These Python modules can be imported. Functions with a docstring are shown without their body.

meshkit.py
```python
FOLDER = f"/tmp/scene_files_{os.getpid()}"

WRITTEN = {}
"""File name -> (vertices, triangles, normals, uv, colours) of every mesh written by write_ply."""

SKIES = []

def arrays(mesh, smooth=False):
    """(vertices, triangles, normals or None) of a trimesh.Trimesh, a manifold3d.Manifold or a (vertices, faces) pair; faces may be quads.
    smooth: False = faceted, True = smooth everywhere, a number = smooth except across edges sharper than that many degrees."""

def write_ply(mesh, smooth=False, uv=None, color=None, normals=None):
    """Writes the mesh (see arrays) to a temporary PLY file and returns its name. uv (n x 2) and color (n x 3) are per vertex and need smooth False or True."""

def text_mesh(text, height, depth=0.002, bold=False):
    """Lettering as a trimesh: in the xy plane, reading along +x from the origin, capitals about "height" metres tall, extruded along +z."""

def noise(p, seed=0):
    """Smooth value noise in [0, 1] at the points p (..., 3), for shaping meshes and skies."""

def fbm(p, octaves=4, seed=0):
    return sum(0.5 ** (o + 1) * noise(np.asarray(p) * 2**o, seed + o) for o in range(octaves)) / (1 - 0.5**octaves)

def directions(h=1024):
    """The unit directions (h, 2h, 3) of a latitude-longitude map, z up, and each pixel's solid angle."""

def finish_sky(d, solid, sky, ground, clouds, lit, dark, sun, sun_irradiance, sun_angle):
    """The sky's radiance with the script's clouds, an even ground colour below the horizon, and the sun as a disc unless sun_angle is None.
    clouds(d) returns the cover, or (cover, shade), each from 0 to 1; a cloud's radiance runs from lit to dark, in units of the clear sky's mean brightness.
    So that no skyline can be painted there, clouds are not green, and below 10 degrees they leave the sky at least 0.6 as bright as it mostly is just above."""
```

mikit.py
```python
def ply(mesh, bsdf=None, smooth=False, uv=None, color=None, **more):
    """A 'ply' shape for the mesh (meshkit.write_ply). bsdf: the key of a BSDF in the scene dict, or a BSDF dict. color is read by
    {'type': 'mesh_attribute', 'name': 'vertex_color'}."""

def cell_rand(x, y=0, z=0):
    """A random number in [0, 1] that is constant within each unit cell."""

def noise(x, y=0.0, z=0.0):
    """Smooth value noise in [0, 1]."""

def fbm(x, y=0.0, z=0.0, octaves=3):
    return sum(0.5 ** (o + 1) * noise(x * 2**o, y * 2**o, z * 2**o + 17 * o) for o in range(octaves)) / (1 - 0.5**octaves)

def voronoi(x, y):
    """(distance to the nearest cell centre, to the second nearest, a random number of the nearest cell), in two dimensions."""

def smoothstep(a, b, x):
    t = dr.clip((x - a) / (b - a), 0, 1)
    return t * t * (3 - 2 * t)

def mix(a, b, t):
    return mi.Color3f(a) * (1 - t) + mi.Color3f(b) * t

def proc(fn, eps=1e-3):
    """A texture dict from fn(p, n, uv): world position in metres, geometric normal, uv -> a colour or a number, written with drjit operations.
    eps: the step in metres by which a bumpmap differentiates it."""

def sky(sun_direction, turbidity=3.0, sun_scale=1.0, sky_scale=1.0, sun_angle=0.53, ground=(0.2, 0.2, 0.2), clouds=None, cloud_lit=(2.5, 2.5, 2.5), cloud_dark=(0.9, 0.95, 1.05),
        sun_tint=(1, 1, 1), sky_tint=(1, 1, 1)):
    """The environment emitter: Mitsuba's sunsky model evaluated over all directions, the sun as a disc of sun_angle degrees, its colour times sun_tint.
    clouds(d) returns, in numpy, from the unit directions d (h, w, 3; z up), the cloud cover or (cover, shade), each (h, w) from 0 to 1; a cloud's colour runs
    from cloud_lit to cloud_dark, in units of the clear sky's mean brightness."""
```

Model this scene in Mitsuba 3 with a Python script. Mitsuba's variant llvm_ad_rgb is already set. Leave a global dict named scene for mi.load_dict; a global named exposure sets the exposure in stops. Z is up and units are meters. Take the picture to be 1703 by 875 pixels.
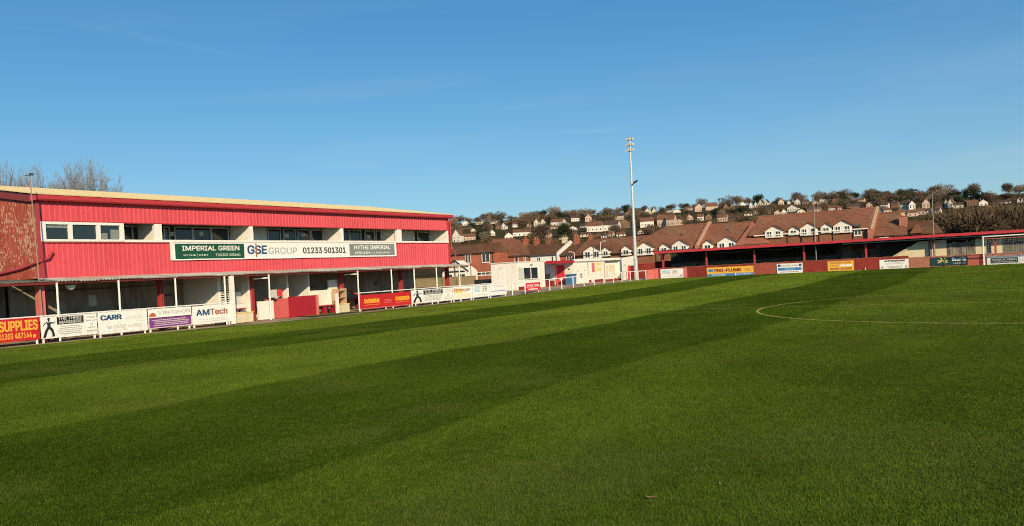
import math, random
import numpy as np
import trimesh
import drjit as dr
import mitsuba as mi
import mikit
import meshkit
from mikit import proc, noise, fbm, voronoi, cell_rand, smoothstep, mix
from shapely.geometry import Polygon, Point
from shapely import affinity, union_all

T = mi.ScalarTransform4f
rng = random.Random(7)
scene, labels = {}, {}

# ---------------------------------------------------------------- camera, sky, exposure
F_PX, YAW, PITCH, ROLL, EYE, SHIFT = 1405.1, math.radians(31.68), math.radians(-1.05), math.radians(3.0), 1.95, 39.6
_F = np.array([-math.sin(YAW) * math.cos(PITCH), math.cos(YAW) * math.cos(PITCH), math.sin(PITCH)])
_R0 = np.array([math.cos(YAW), math.sin(YAW), 0.0])
_U = np.cross(_R0, _F) * math.cos(ROLL) + _R0 * math.sin(ROLL)
scene['camera'] = {'type': 'perspective', 'fov': math.degrees(2 * math.atan(1703 / 2 / F_PX)), 'fov_axis': 'x',
                   'near_clip': 0.1, 'far_clip': 6000.0, 'principal_point_offset_y': -SHIFT / 875,
                   'to_world': T().look_at(origin=[0, 0, EYE], target=(np.array([0, 0, EYE]) + _F).tolist(), up=_U.tolist())}
SUN_AZ, SUN_EL = math.radians(-42), math.radians(22.5)      # azimuth measured from +x towards +y


def haze_and_contrail(d):
    """thin bright haze all round the horizon, and two faint contrails"""
    az = np.degrees(np.arctan2(-d[..., 0], d[..., 1]))
    el = np.degrees(np.arcsin(np.clip(d[..., 2], -1, 1)))
    wisp = meshkit.fbm(np.stack([az * .05, el * .55 + az * .03, 0 * az], -1), 4, 8)
    out = .57 * np.exp(-np.maximum(el, 0) / 6.0) + .05 * np.clip(wisp * 2.4 - 1.15, 0, 1) * (el > 0)
    n = meshkit.fbm(d * 40.0, 3, 3)
    for a0, a1, e0, e1, w, k in ((44, 60, 13.8, 16.2, .16, .05), (22, 29, 8.9, 9.2, .10, .07)):
        t = (az - a0) / (a1 - a0)
        e = e0 + (e1 - e0) * t
        out += k * np.exp(-((el - e) / w) ** 2) * ((t > 0) & (t < 1)) * np.clip(1.6 * n - .2, 0, 1) * np.sin(np.clip(t, 0, 1) * np.pi)
    return out


scene['sky'] = mikit.sky([math.cos(SUN_AZ) * math.cos(SUN_EL), math.sin(SUN_AZ) * math.cos(SUN_EL), math.sin(SUN_EL)], turbidity=3,
                         sun_tint=(.985, 1.0, 1.03), sky_tint=(.305, .835, 1.22), clouds=haze_and_contrail, cloud_lit=(3.6, 3.7, 2.95), ground=(.08, .09, .05))
exposure = 1.9

# ---------------------------------------------------------------- helpers


def lin(r, g, b):
    f = lambda c: ((c / 255 + .055) / 1.055) ** 2.4 if c > 10 else c / 255 / 12.92
    return (f(r), f(g), f(b))


def mat(name, tex, rough=None, spec=.5, two=True, metallic=0.0):
    col = tex if isinstance(tex, dict) else {'type': 'rgb', 'value': list(tex)}
    if rough is None:
        b = {'type': 'diffuse', 'reflectance': col}
    else:
        b = {'type': 'principled', 'base_color': col, 'roughness': rough, 'specular': spec, 'metallic': metallic}
    scene[name] = {'type': 'twosided', 'bsdf': b} if two else b
    return name


def tag(key, label=None, category=None, group=None, kind=None):
    d = labels.setdefault(key, {})
    for k, v in (('label', label), ('category', category), ('group', group), ('kind', kind)):
        if v:
            d[k] = v
    return key


used = set()


def uniq(base):
    k, i = base, 0
    while k in used:
        i += 1
        k = f'{base}_{i:03d}'
    used.add(k)
    return k


def thing(base, label=None, category=None, group=None, kind=None):
    k = uniq(base)
    tag(k, label, category, group, kind)
    return k


class M:
    """collects faces; made ONE mesh by put()"""

    def __init__(s):
        s.v, s.f, s.n = [], [], 0

    def raw(s, v, f):
        s.v.append(np.asarray(v, float))
        s.f.append(np.asarray(f, int) + s.n)
        s.n += len(v)
        return s

    def mesh(s, m):
        return s.raw(m.vertices, m.faces)

    def box(s, x0, x1, y0, y1, z0, z1):
        v = [[x, y, z] for x in (min(x0, x1), max(x0, x1)) for y in (min(y0, y1), max(y0, y1)) for z in (min(z0, z1), max(z0, z1))]
        f = [[0, 1, 3], [0, 3, 2], [4, 6, 7], [4, 7, 5], [0, 4, 5], [0, 5, 1], [2, 3, 7], [2, 7, 6], [0, 2, 6], [0, 6, 4], [1, 5, 7], [1, 7, 3]]
        return s.raw(v, f)

    def prism(s, poly, axis, a, b):
        """polygon (list of pairs) extruded along axis from a to b; pairs are (y,z) for 'x', (x,z) for 'y', (x,y) for 'z'"""
        n = len(poly)
        put = {'x': lambda p, t: [t, p[0], p[1]], 'y': lambda p, t: [p[0], t, p[1]], 'z': lambda p, t: [p[0], p[1], t]}[axis]
        v = [put(p, a) for p in poly] + [put(p, b) for p in poly]
        import mapbox_earcut
        tri = mapbox_earcut.triangulate_float64(np.asarray(poly, float), np.array([n], np.uint32)).reshape(-1, 3)
        f = [list(t) for t in tri] + [[t[2] + n, t[1] + n, t[0] + n] for t in tri]
        for i in range(n):
            j = (i + 1) % n
            f += [[i, j, j + n], [i, j + n, i + n]]
        return s.raw(v, f)

    def tube(s, p0, p1, r0, r1=None, n=8, cap=True):
        r1 = r0 if r1 is None else r1
        p0, p1 = np.asarray(p0, float), np.asarray(p1, float)
        d = p1 - p0
        d = d / (np.linalg.norm(d) + 1e-9)
        a = np.cross(d, [0, 0, 1.0] if abs(d[2]) < .9 else [1.0, 0, 0])
        a /= np.linalg.norm(a)
        b = np.cross(d, a)
        t = np.arange(n) * 2 * np.pi / n
        c = np.cos(t)[:, None] * a + np.sin(t)[:, None] * b
        v = np.vstack([p0 + c * r0, p1 + c * r1])
        i = np.arange(n)
        j = (i + 1) % n
        f = np.vstack([np.stack([i, j, j + n], 1), np.stack([i, j + n, i + n], 1)])
        if cap:
            k = np.arange(1, n - 1)
            f = np.vstack([f, np.stack([0 * k, k + 1, k], 1), np.stack([0 * k + n, k + n, k + n + 1], 1)])
        return s.raw(v, f)

    def line(s, pts, r, n=6):
        for a, b in zip(pts[:-1], pts[1:]):
            s.tube(a, b, r, n=n)
        return s

    def quad(s, a, b, c, d):
        return s.raw([a, b, c, d], [[0, 1, 2], [0, 2, 3]])

    def put(s, key, bsdf, smooth=False, **kw):
        scene[key] = mikit.ply((np.vstack(s.v), np.vstack(s.f)), bsdf, smooth=smooth, **kw)
        used.add(key)
        return key

    def part(s, parent, name, bsdf, smooth=False, label=None, **kw):
        k = uniq(f'{parent}__{name}')
        s.put(k, bsdf, smooth, **kw)
        if label:
            tag(k, label)
        return k


def G(y):
    """the ground rises a little towards the far goal"""
    t = np.clip((np.asarray(y, float) - 45) / 35, 0, 1)
    return .35 * t * t * (3 - 2 * t)


def box(parent, name, bsdf, *a, label=None):
    return M().box(*a).part(parent, name, bsdf, label=label)


def text(parent, name, bsdf, s, face, pos, width, height, bold=True, depth=.006, label=None, heavy=0.0):
    """flat lettering; face 'x' reads towards +y on a plane looking to +x, 'y' reads towards +x on a plane looking to -y. pos = lower left corner"""
    m = meshkit.text_mesh(s, 1.0, depth=1.0, bold=bold)
    v = np.array(m.vertices)
    v -= v.min(0)
    v /= v.max(0)
    v = v * [width, height, depth]
    x, y, z = pos
    fc = np.asarray(m.faces)
    if heavy:   # thicker strokes: the letters laid down again a little to the side, each layer 1 mm prouder
        n_ = len(v)
        v = np.vstack([v + [heavy * a_, heavy * .5 * b_, .001 * (a_ + 2 * b_)] for a_, b_ in ((0, 0), (1, 0), (0, 1), (1, 1))])
        fc = np.vstack([fc + n_ * q_ for q_ in range(4)])
    w = np.stack([x + v[:, 2], y + v[:, 0], z + v[:, 1]], 1) if face == 'x' else np.stack([x + v[:, 0], y - v[:, 2], z + v[:, 1]], 1)
    return M().raw(w, fc).part(parent, name, bsdf, label=label)


def flat(parent, name, bsdf, face, at, u0, u1, z0, z1, d=.006, label=None):
    """thin panel on a board: at = plane position, u along it"""
    if face == 'x':
        return box(parent, name, bsdf, at, at + d, u0, u1, z0, z1, label=label)
    return box(parent, name, bsdf, u0, u1, at - d, at, z0, z1, label=label)


def poly_flat(parent, name, bsdf, face, at, shp, d=.006, label=None):
    m = M()
    for g in getattr(shp, 'geoms', [shp]):
        e = trimesh.creation.extrude_polygon(g, d, engine='earcut')
        v = np.array(e.vertices)
        v = np.stack([at + v[:, 2], v[:, 0], v[:, 1]], 1) if face == 'x' else np.stack([v[:, 0], at - v[:, 2], v[:, 1]], 1)
        m.raw(v, e.faces)
    return m.part(parent, name, bsdf, label=label)


def small_print(parent, bsdf, face, at, u0, u1, z0, z1, rows, seed):
    """lines of print too small to read in the photograph: broken thin strokes"""
    r = random.Random(seed)
    m = M()
    for i in range(rows):
        h = (z1 - z0) / rows
        za = z0 + h * (i + .22)
        zb = z0 + h * (i + .68)
        u = u0 + r.uniform(0, .12) * (u1 - u0)
        e = u1 - r.uniform(0, .12) * (u1 - u0)
        while u < e:
            w = r.uniform(.5, 1.6) * (zb - za) * 1.3
            if face == 'x':
                m.box(at, at + .005, u, min(u + w, e), za, zb)
            else:
                m.box(u, min(u + w, e), at - .005, at, za, zb)
            u += w + .35 * (zb - za)
    return m.part(parent, 'small_print', bsdf)


# ---------------------------------------------------------------- materials
def turf_fn(p, n, uv):
    x, y = p.x, p.y
    wob = .7 * (noise(y * .13, 3.1) - .5) + .25 * (noise(y * .45, 5.7) - .5) + .1 * (noise(y * 1.3, 7.7, x) - .5)
    xs = x + wob
    soft = .10 + .003 * dr.abs(y)
    sm = lambda e: smoothstep(e - soft, e + soft, xs)
    light = 1 - sm(-25.6) + sm(-20.2) - sm(-12.8) + sm(-6.8) * .58  # sheen of the mown stripes, painted into the colour
    light = light * (.64 + .36 * smoothstep(9, 33, y) - .16 * (1 - smoothstep(-16, -9, x)) * (1 - smoothstep(9, 30, y))) + .03  # painted sheen weakens towards the camera, most at the near left
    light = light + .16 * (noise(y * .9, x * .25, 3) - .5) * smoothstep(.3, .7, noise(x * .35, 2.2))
    fine = fbm(x * 9, y * 9, 0, 3)
    mid = fbm(x * .9, y * .5, 4, 3)
    big = fbm(x * .12, y * .16, 9, 2)
    speck = noise(x * 38, y * 38, 2)
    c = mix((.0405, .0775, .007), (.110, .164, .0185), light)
    c = c * (.56 + .44 * fine + .5 * mid) * (.80 + .4 * big)
    c = c * (.80 + .40 * speck)
    thin = smoothstep(.56, .74, fbm(x * .55 + 7, y * .45, 6, 4)) * .30
    c = mix(c, (.105, .118, .030), thin)
    dry = smoothstep(.70, .86, noise(x * 21, y * 21, 8)) * .22
    c = mix(c, (.16, .17, .06), dry)
    # white marking paint on the blades: touchline, halfway line, centre circle, penalty area line, goal line
    ring = dr.abs(dr.sqrt(dr.square(x - .15) + dr.square(y - 33.55)) - 9.15)
    out = smoothstep(-.012, .012, .05 - dr.abs(x + 32.4))
    out = dr.maximum(out, smoothstep(-.012, .012, .042 - dr.abs(y - 33.55)))
    out = dr.maximum(out, smoothstep(-.012, .012, .05 - ring))
    out = dr.maximum(out, smoothstep(-.012, .012, .05 - dr.abs(y - 83.0)))
    out = dr.maximum(out, dr.select(dr.abs(x) < 14.0, smoothstep(-.012, .012, .042 - dr.abs(y - 66.5)), 0))
    worn = smoothstep(.22, .60, fbm(x * 2.2, y * 2.2, 1, 3) * .75 + noise(x * 30, y * 30, 6) * .35)
    return mix(c, (.42, .38, .155), out * (.2 + .75 * worn))


def path_fn(p, n, uv):
    a = fbm(p.x * 1.2, p.y * .6, 1, 4)
    b = noise(p.x * 14, p.y * 14, 3)
    c = mix((.37, .265, .18), (.55, .43, .32), a) * (.8 + .35 * b)
    moss = smoothstep(.52, .72, fbm(p.x * .9 + 5, p.y * .45, 2, 3)) * smoothstep(-36.4, -34.2, p.x)
    return mix(c, (.14, .16, .05), moss * .75)


def ground_fn(p, n, uv):
    a = fbm(p.x * .02, p.y * .02, 1, 4)
    b = noise(p.x * .3, p.y * .3, 3)
    return mix((.055, .045, .026), (.10, .085, .045), a) * (.7 + .6 * b)


def paint_line_fn(p, n, uv):
    a = fbm(p.x * 5, p.y * 5, 1, 3)
    b = noise(p.x * 30, p.y * 30, 6)
    return mix((.15, .17, .045), (.44, .40, .20), smoothstep(.25, .62, a * .7 + b * .4))


def peel_fn(p, n, uv):
    s = fbm(p.x * 26, p.z * 9.0, 3, 3)
    g = fbm(p.x * 1.3 + 3, p.z * 1.1, 5, 2)
    band = smoothstep(3.2, 3.9, p.z) * (1 - smoothstep(5.2, 5.8, p.z))
    bare = smoothstep(.575, .66, s * .74 + g * .26 + .07 * band - .02)
    c = mix((.28, .055, .040), (.36, .085, .058), noise(p.x * 3, p.z * .5, 8))
    c = c * (.75 + .5 * noise(p.x * 17, p.z * 1.2, 2))
    return mix(c, (.58, .44, .31), bare * .62)


def clad_fn(p, n, uv):
    k = dr.floor((p.y - 20.52) / .96)
    t = .91 + .12 * cell_rand(k, dr.floor(p.z / 3.0)) + .09 * (fbm(p.y * .9, p.z * .5, 3, 3) - .5)
    streak = smoothstep(.62, .85, noise(p.y * 7, p.z * .35, 5)) * .10
    return mi.Color3f(.68, .088, .115) * t * (1 - streak)


def canopy_fn(p, n, uv):
    a = fbm(p.y * .7, p.x * .5, 3, 3)
    b = noise(p.y * 5, p.x * .8, 5)
    c = mix((.30, .29, .27), (.50, .49, .46), a)
    rust = smoothstep(.55, .72, noise(p.y * .55, p.x * .3, 9)) * .45
    return mix(c, (.33, .20, .14), rust) * (.78 + .4 * b)


def brick_fn(base, var, mortar, sx=.225, sz=.075):
    def fn(p, n, uv):
        u = dr.select(dr.abs(n.x) > dr.abs(n.y), p.y, p.x)
        row = dr.floor(p.z / sz)
        uu = u / sx + .5 * (row - 2 * dr.floor(row / 2))
        col = dr.floor(uu)
        fu, fz = uu - col, p.z / sz - row
        r = cell_rand(col, row, 4)
        m = dr.maximum(smoothstep(.93, .98, fu), smoothstep(.82, .92, fz))
        c = mix(base, var, r) * (.75 + .5 * fbm(u * .7, p.z * .7, 3, 3))
        return mix(c, mortar, m * .55)
    return fn


def tile_fn(a, b, lichen=.25, row_h=.19):
    def fn(p, n, uv):
        row = dr.floor(p.z / row_h)
        u = p.x + p.y
        r = cell_rand(dr.floor(u / .22 + .5 * row), row, 3)
        edge = smoothstep(.78, .95, p.z / row_h - row)
        c = mix(a, b, r * .6 + .4 * fbm(u * .5, p.z * .6, 2, 3))
        c = c * (1 - .35 * edge) * (.8 + .4 * fbm(u * .17, p.z * .4, 6, 3))
        l = smoothstep(.56, .75, fbm(u * .9, p.z * 1.1, 9, 3)) * lichen
        return mix(c, (.22, .19, .11), l)
    return fn


def dirty(base, dark, amt=.35, sc=1.0):
    def fn(p, n, uv):
        u = p.x * .7 + p.y
        a = fbm(u * 1.1 * sc, p.z * .7 * sc, 3, 4)
        b = noise(u * 6 * sc, p.z * .9 * sc, 5)
        return mix(base, dark, amt * smoothstep(.40, .78, .6 * a + .4 * b)) * (.94 + .1 * noise(u * 20, p.z * 20, 1))
    return fn


def bark_fn(base):
    def fn(p, n, uv):
        k = cell_rand(dr.floor(p.x * .11), dr.floor(p.y * .11), 2)
        return mi.Color3f(*base) * (.55 + .55 * k + .5 * fbm(p.x * .5, p.y * .5, p.z * .5, 2))
    return fn


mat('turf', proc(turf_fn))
mat('path_concrete', proc(path_fn))
mat('earth', proc(ground_fn))
mat('line_paint', proc(paint_line_fn))
mat('peeling_red', proc(peel_fn), .7, .3)
mat('red_cladding', proc(clad_fn), .42, .35)
mat('canopy_sheet', proc(canopy_fn), .6, .3)
mat('brick_orange', proc(brick_fn((.32, .095, .060), (.42, .135, .085), (.38, .24, .18))))
mat('brick_brown', proc(brick_fn((.20, .085, .05), (.30, .125, .07), (.30, .22, .16))))
mat('brick_red_paint', proc(brick_fn((.26, .04, .036), (.33, .058, .046), (.24, .06, .05))))
mat('brick_red_dark', proc(brick_fn((.19, .03, .03), (.26, .048, .04), (.20, .05, .045))))
mat('brick_red_worn', proc(brick_fn((.33, .075, .06), (.42, .11, .085), (.34, .14, .11))))
mat('brick_pink', proc(brick_fn((.36, .145, .10), (.46, .205, .145), (.38, .20, .15))))
mat('tile_brown', proc(tile_fn((.125, .063, .042), (.19, .098, .062), .2)))
mat('tile_red', proc(tile_fn((.24, .105, .066), (.34, .150, .095), .3)))
mat('tile_dark', proc(tile_fn((.205, .090, .057), (.31, .140, .090), .35)))
mat('tile_pink', proc(tile_fn((.33, .125, .085), (.42, .17, .115), .15)))
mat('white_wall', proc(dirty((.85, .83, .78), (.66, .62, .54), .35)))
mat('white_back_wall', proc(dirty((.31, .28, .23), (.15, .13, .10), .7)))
mat('brown_soffit', (.16, .09, .065))
mat('cream_wall', proc(dirty((.72, .66, .48), (.50, .44, .30), .35)))
mat('dark_sheet', proc(dirty((.055, .058, .045), (.025, .026, .02), .9, 1.6)))
mat('grey_sheet', proc(dirty((.19, .19, .165), (.10, .10, .085), .8, 1.2)))
mat('grey_boards', proc(dirty((.30, .28, .24), (.10, .09, .075), .9, 2.0)))
mat('white_paint', (.82, .81, .78), .45)


def board_fn(p, n, uv):
    a = smoothstep(.52, .80, fbm(p.x * 2.3 + p.y * 2.1, p.z * 1.6, 3, 4)) * .22
    mud = smoothstep(.50, .75, noise((p.x + p.y) * 19, p.z * 23, 4)) * smoothstep(.55, .18, p.z) * .40
    return mix(mix((.85, .85, .84), (.66, .64, .58), a), (.34, .30, .22), mud)


mat('white_board', proc(board_fn), .4, .3)
mat('cream_roof', (.70, .56, .27), .6)
mat('red_paint', (.40, .045, .05), .45)
mat('red_fascia', (.50, .042, .055), .4)
mat('dark_red_paint', (.20, .025, .022), .5)
mat('bright_red', (.66, .035, .055), .45)
mat('pink_red', (.60, .16, .15), .6)
mat('dugout_red', (.36, .014, .026), .5)
mat('board_red', (.52, .018, .022), .4)
mat('orange_red', (.50, .12, .075), .6)
mat('letter_yellow', (.86, .44, .03), .5)
mat('letter_orange', (.82, .42, .06), .5)
mat('black_paint', (.022, .023, .022), .4)
mat('dark_grey', (.07, .075, .075), .5)
mat('mid_grey', (.30, .31, .30), .5)
mat('sign_grey', (.21, .25, .24), .5)
mat('light_grey', (.55, .56, .55), .5)
mat('green_sign', (.012, .085, .045), .4)
mat('dark_teal', (.018, .05, .055), .4)
mat('navy', (.035, .085, .20), .4)
mat('blue', (.06, .22, .52), .45)
mat('sky_blue', (.25, .52, .70), .5)
mat('purple', (.22, .045, .25), .45)
mat('board_yellow', (.80, .47, .06), .45)
mat('pale_yellow', (.74, .60, .22), .5)
mat('brown_letter', (.36, .14, .08), .5)
mat('maroon', (.22, .015, .03), .5)
mat('leaf_gold', (.55, .50, .16), .5)
mat('bin_blue', (.05, .20, .40), .4)
mat('galvanised', (.56, .59, .60), .35, .5, metallic=.35)
mat('lamp_metal', (.42, .44, .45), .3, .5, metallic=.6)
mat('lamp_glass', (.55, .60, .63), .08, .9)
mat('dark_glass', (.018, .034, .042), .05, .6)
mat('house_glass', (.035, .042, .045), .08, .7)
mat('pale_glass', (.42, .47, .47), .12, .6)
mat('carpet_green', (.14, .18, .07))
mat('wood_pale', (.50, .36, .24), .7)
mat('net_cord', (.55, .55, .52), .7)
mat('grass_bank', proc(dirty((.36, .27, .16), (.22, .22, .09), .8, .7)))
mat('hill_white', (.72, .69, .64))
mat('hill_cream', (.62, .56, .45))
mat('hill_grey', (.40, .37, .34))
mat('hill_pink', (.56, .42, .34))
mat('hill_brown', (.22, .13, .09))
mat('roof_terracotta', (.19, .10, .07))
mat('roof_slate', (.10, .075, .065))
mat('bare_brown', proc(bark_fn((.175, .128, .092))))
mat('bare_dark', proc(bark_fn((.135, .105, .074))))
mat('bare_grey', proc(bark_fn((.25, .205, .165))))
mat('evergreen', proc(bark_fn((.030, .045, .026))))
mat('ivy_green', proc(bark_fn((.03, .06, .014))))
mat('scrub', proc(bark_fn((.17, .12, .072))))
mat('wood_brown', proc(bark_fn((.125, .092, .058))))
mat('pole_rust', (.32, .20, .15), .6)
mat('leaf_brown', (.30, .20, .11))
mat('trunk', (.12, .088, .062))
mat('sky_twig', (.25, .255, .27))

# ---------------------------------------------------------------- ground
U20 = (-math.sin(math.radians(20)), math.cos(math.radians(20)))


def hill_h(x, y):
    s = U20[0] * np.asarray(x) + U20[1] * np.asarray(y)
    a = np.maximum(0, s - 340)
    t = np.clip((np.asarray(x) + 330) / 330, 0, 1)
    c = 750 - 190 * t * t * (3 - 2 * t)          # the crest comes nearer and lower towards the right
    return .092 * np.minimum(a, c) + .01 * np.maximum(0, a - c)


def sheet(xs, ys, zf):
    X, Y = np.meshgrid(xs, ys, indexing='ij')
    Z = zf(X, Y)
    v = np.stack([X, Y, Z], -1).reshape(-1, 3)
    i, j = np.meshgrid(np.arange(len(xs) - 1), np.arange(len(ys) - 1), indexing='ij')
    a = i * len(ys) + j
    q = np.stack([a, a + len(ys), a + len(ys) + 1, a + 1], -1).reshape(-1, 4)
    return v, np.vstack([q[:, [0, 1, 2]], q[:, [0, 2, 3]]])


gy = np.concatenate([np.arange(-400, 40, 40), np.arange(40, 100, 4), np.arange(100, 1700, 25), np.arange(1700, 4600, 200)])
gx = np.concatenate([np.arange(-3000, -1000, 200), np.arange(-1000, 600, 25), np.arange(600, 3000, 200)])
v, f = sheet(gx, gy, lambda x, y: G(y) - .06 + hill_h(x, y) + np.where(hill_h(x, y) > 2, 2.2 * (meshkit.noise(np.stack([x * .012, y * .012, 0 * x], -1), 3) - .5), 0))
M().raw(v, f).put('ground', 'earth', smooth=True)
tag('ground', 'brown winter ground rising to a wooded hillside behind the town', kind='structure')

# pitch turf with a ragged edge along the concrete path
ys = np.arange(-30, 84.81, .4)
r2 = random.Random(3)
edge_pts = [(-30, -34.0), (18, -34.15), (24, -34.0), (27.5, -33.5), (29.5, -32.75), (34, -32.55), (37.5, -33.2), (41, -33.7), (46, -33.9), (84.8, -33.9)]
xe = np.interp(ys, [p[0] for p in edge_pts], [p[1] for p in edge_pts]) + np.array([r2.uniform(-.14, .14) for _ in ys])
cols = np.array([0, .02, .1, .4, .7, 1.0])
X = xe[:, None] * (1 - cols) + 46 * cols
Yg = np.repeat(ys[:, None], len(cols), 1)
v = np.stack([X, Yg, G(Yg)], -1).reshape(-1, 3)
i, j = np.meshgrid(np.arange(len(ys) - 1), np.arange(len(cols) - 1), indexing='ij')
a = i * len(cols) + j
q = np.stack([a, a + 1, a + len(cols) + 1, a + len(cols)], -1).reshape(-1, 4)
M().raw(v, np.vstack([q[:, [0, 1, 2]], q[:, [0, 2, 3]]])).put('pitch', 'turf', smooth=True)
tag('pitch', 'striped green turf of the football pitch', kind='structure')


def strip(name, pts, w):
    """painted line 6 mm above the turf along pts"""
    p = np.asarray(pts, float)
    d = np.gradient(p, axis=0)
    d /= np.linalg.norm(d, axis=1, keepdims=True)
    nn = np.stack([-d[:, 1], d[:, 0]], 1) * w / 2
    L, R = p + nn, p - nn
    v = np.vstack([np.c_[L, G(L[:, 1]) + .006], np.c_[R, G(R[:, 1]) + .006]])
    k = np.arange(len(p) - 1)
    n = len(p)
    M().raw(v, np.vstack([np.stack([k + n, k + n + 1, k + 1], 1), np.stack([k + n, k + 1, k], 1)])).part('pitch', name, 'line_paint')


LX, YH, CX, GY = -32.4, 33.55, .15, 83.0
seg = lambda a, b, n=90: np.stack([np.linspace(a[0], b[0], n), np.linspace(a[1], b[1], n)], 1)
strip('touchline', seg((LX, -15), (LX, GY), 200), .10)
strip('halfway_line', seg((LX + .06, YH), (33, YH)), .085)
ang = np.linspace(0, 2 * math.pi, 160)
strip('centre_circle', np.stack([CX + 9.15 * np.cos(ang), YH + 9.15 * np.sin(ang)], 1), .10)
strip('penalty_area_line', seg((-14, GY - 16.5), (14, GY - 16.5)), .08)
strip('goal_line', seg((LX, GY), (33, GY)), .10)

pm = M()
v, f = sheet(np.array([-60, -33.2]), np.arange(-10, 108, 1.0), lambda x, y: G(y) - .025)
pm.raw(v, f)
pm.put('path', 'path_concrete', smooth=True)
tag('path', 'worn concrete path along the touchline in front of the stand', kind='structure')
cv, cf = sheet(np.array([-36.3, -34.4]), np.arange(34.6, 39.1, .5), lambda x, y: G(y) + .012)
M().raw(cv, cf).put('worn_grass_patch', 'carpet_green')
tag('worn_grass_patch', 'small patch of worn grass in front of the red dugout wall', kind='structure')

# short grass blades in the near part of the pitch (drawn as instances of three tufts of turf)
for k in range(3):
    g = np.random.default_rng(40 + k)
    n = 4200
    bx, by = g.uniform(0, 1, n), g.uniform(0, 1, n)
    an, h = g.uniform(0, 2 * np.pi, n), g.uniform(.012, .030, n)
    w = g.uniform(.0028, .0048, n)
    ln, la = g.uniform(.0, .022, n), g.uniform(0, 2 * np.pi, n)
    base = np.stack([bx, by, 0 * bx], 1)
    s = np.stack([np.cos(an) * w, np.sin(an) * w, 0 * an], 1)
    tip = base + np.stack([np.cos(la) * ln, np.sin(la) * ln, h], 1)
    vv = np.stack([base - s, base + s, tip], 1).reshape(-1, 3)
    scene[f'turf_tuft_{k}'] = {'type': 'shapegroup', 'blades': mikit.ply((vv, np.arange(3 * n).reshape(-1, 3)), 'turf')}
cnt = 0
r3 = random.Random(12)
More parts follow.
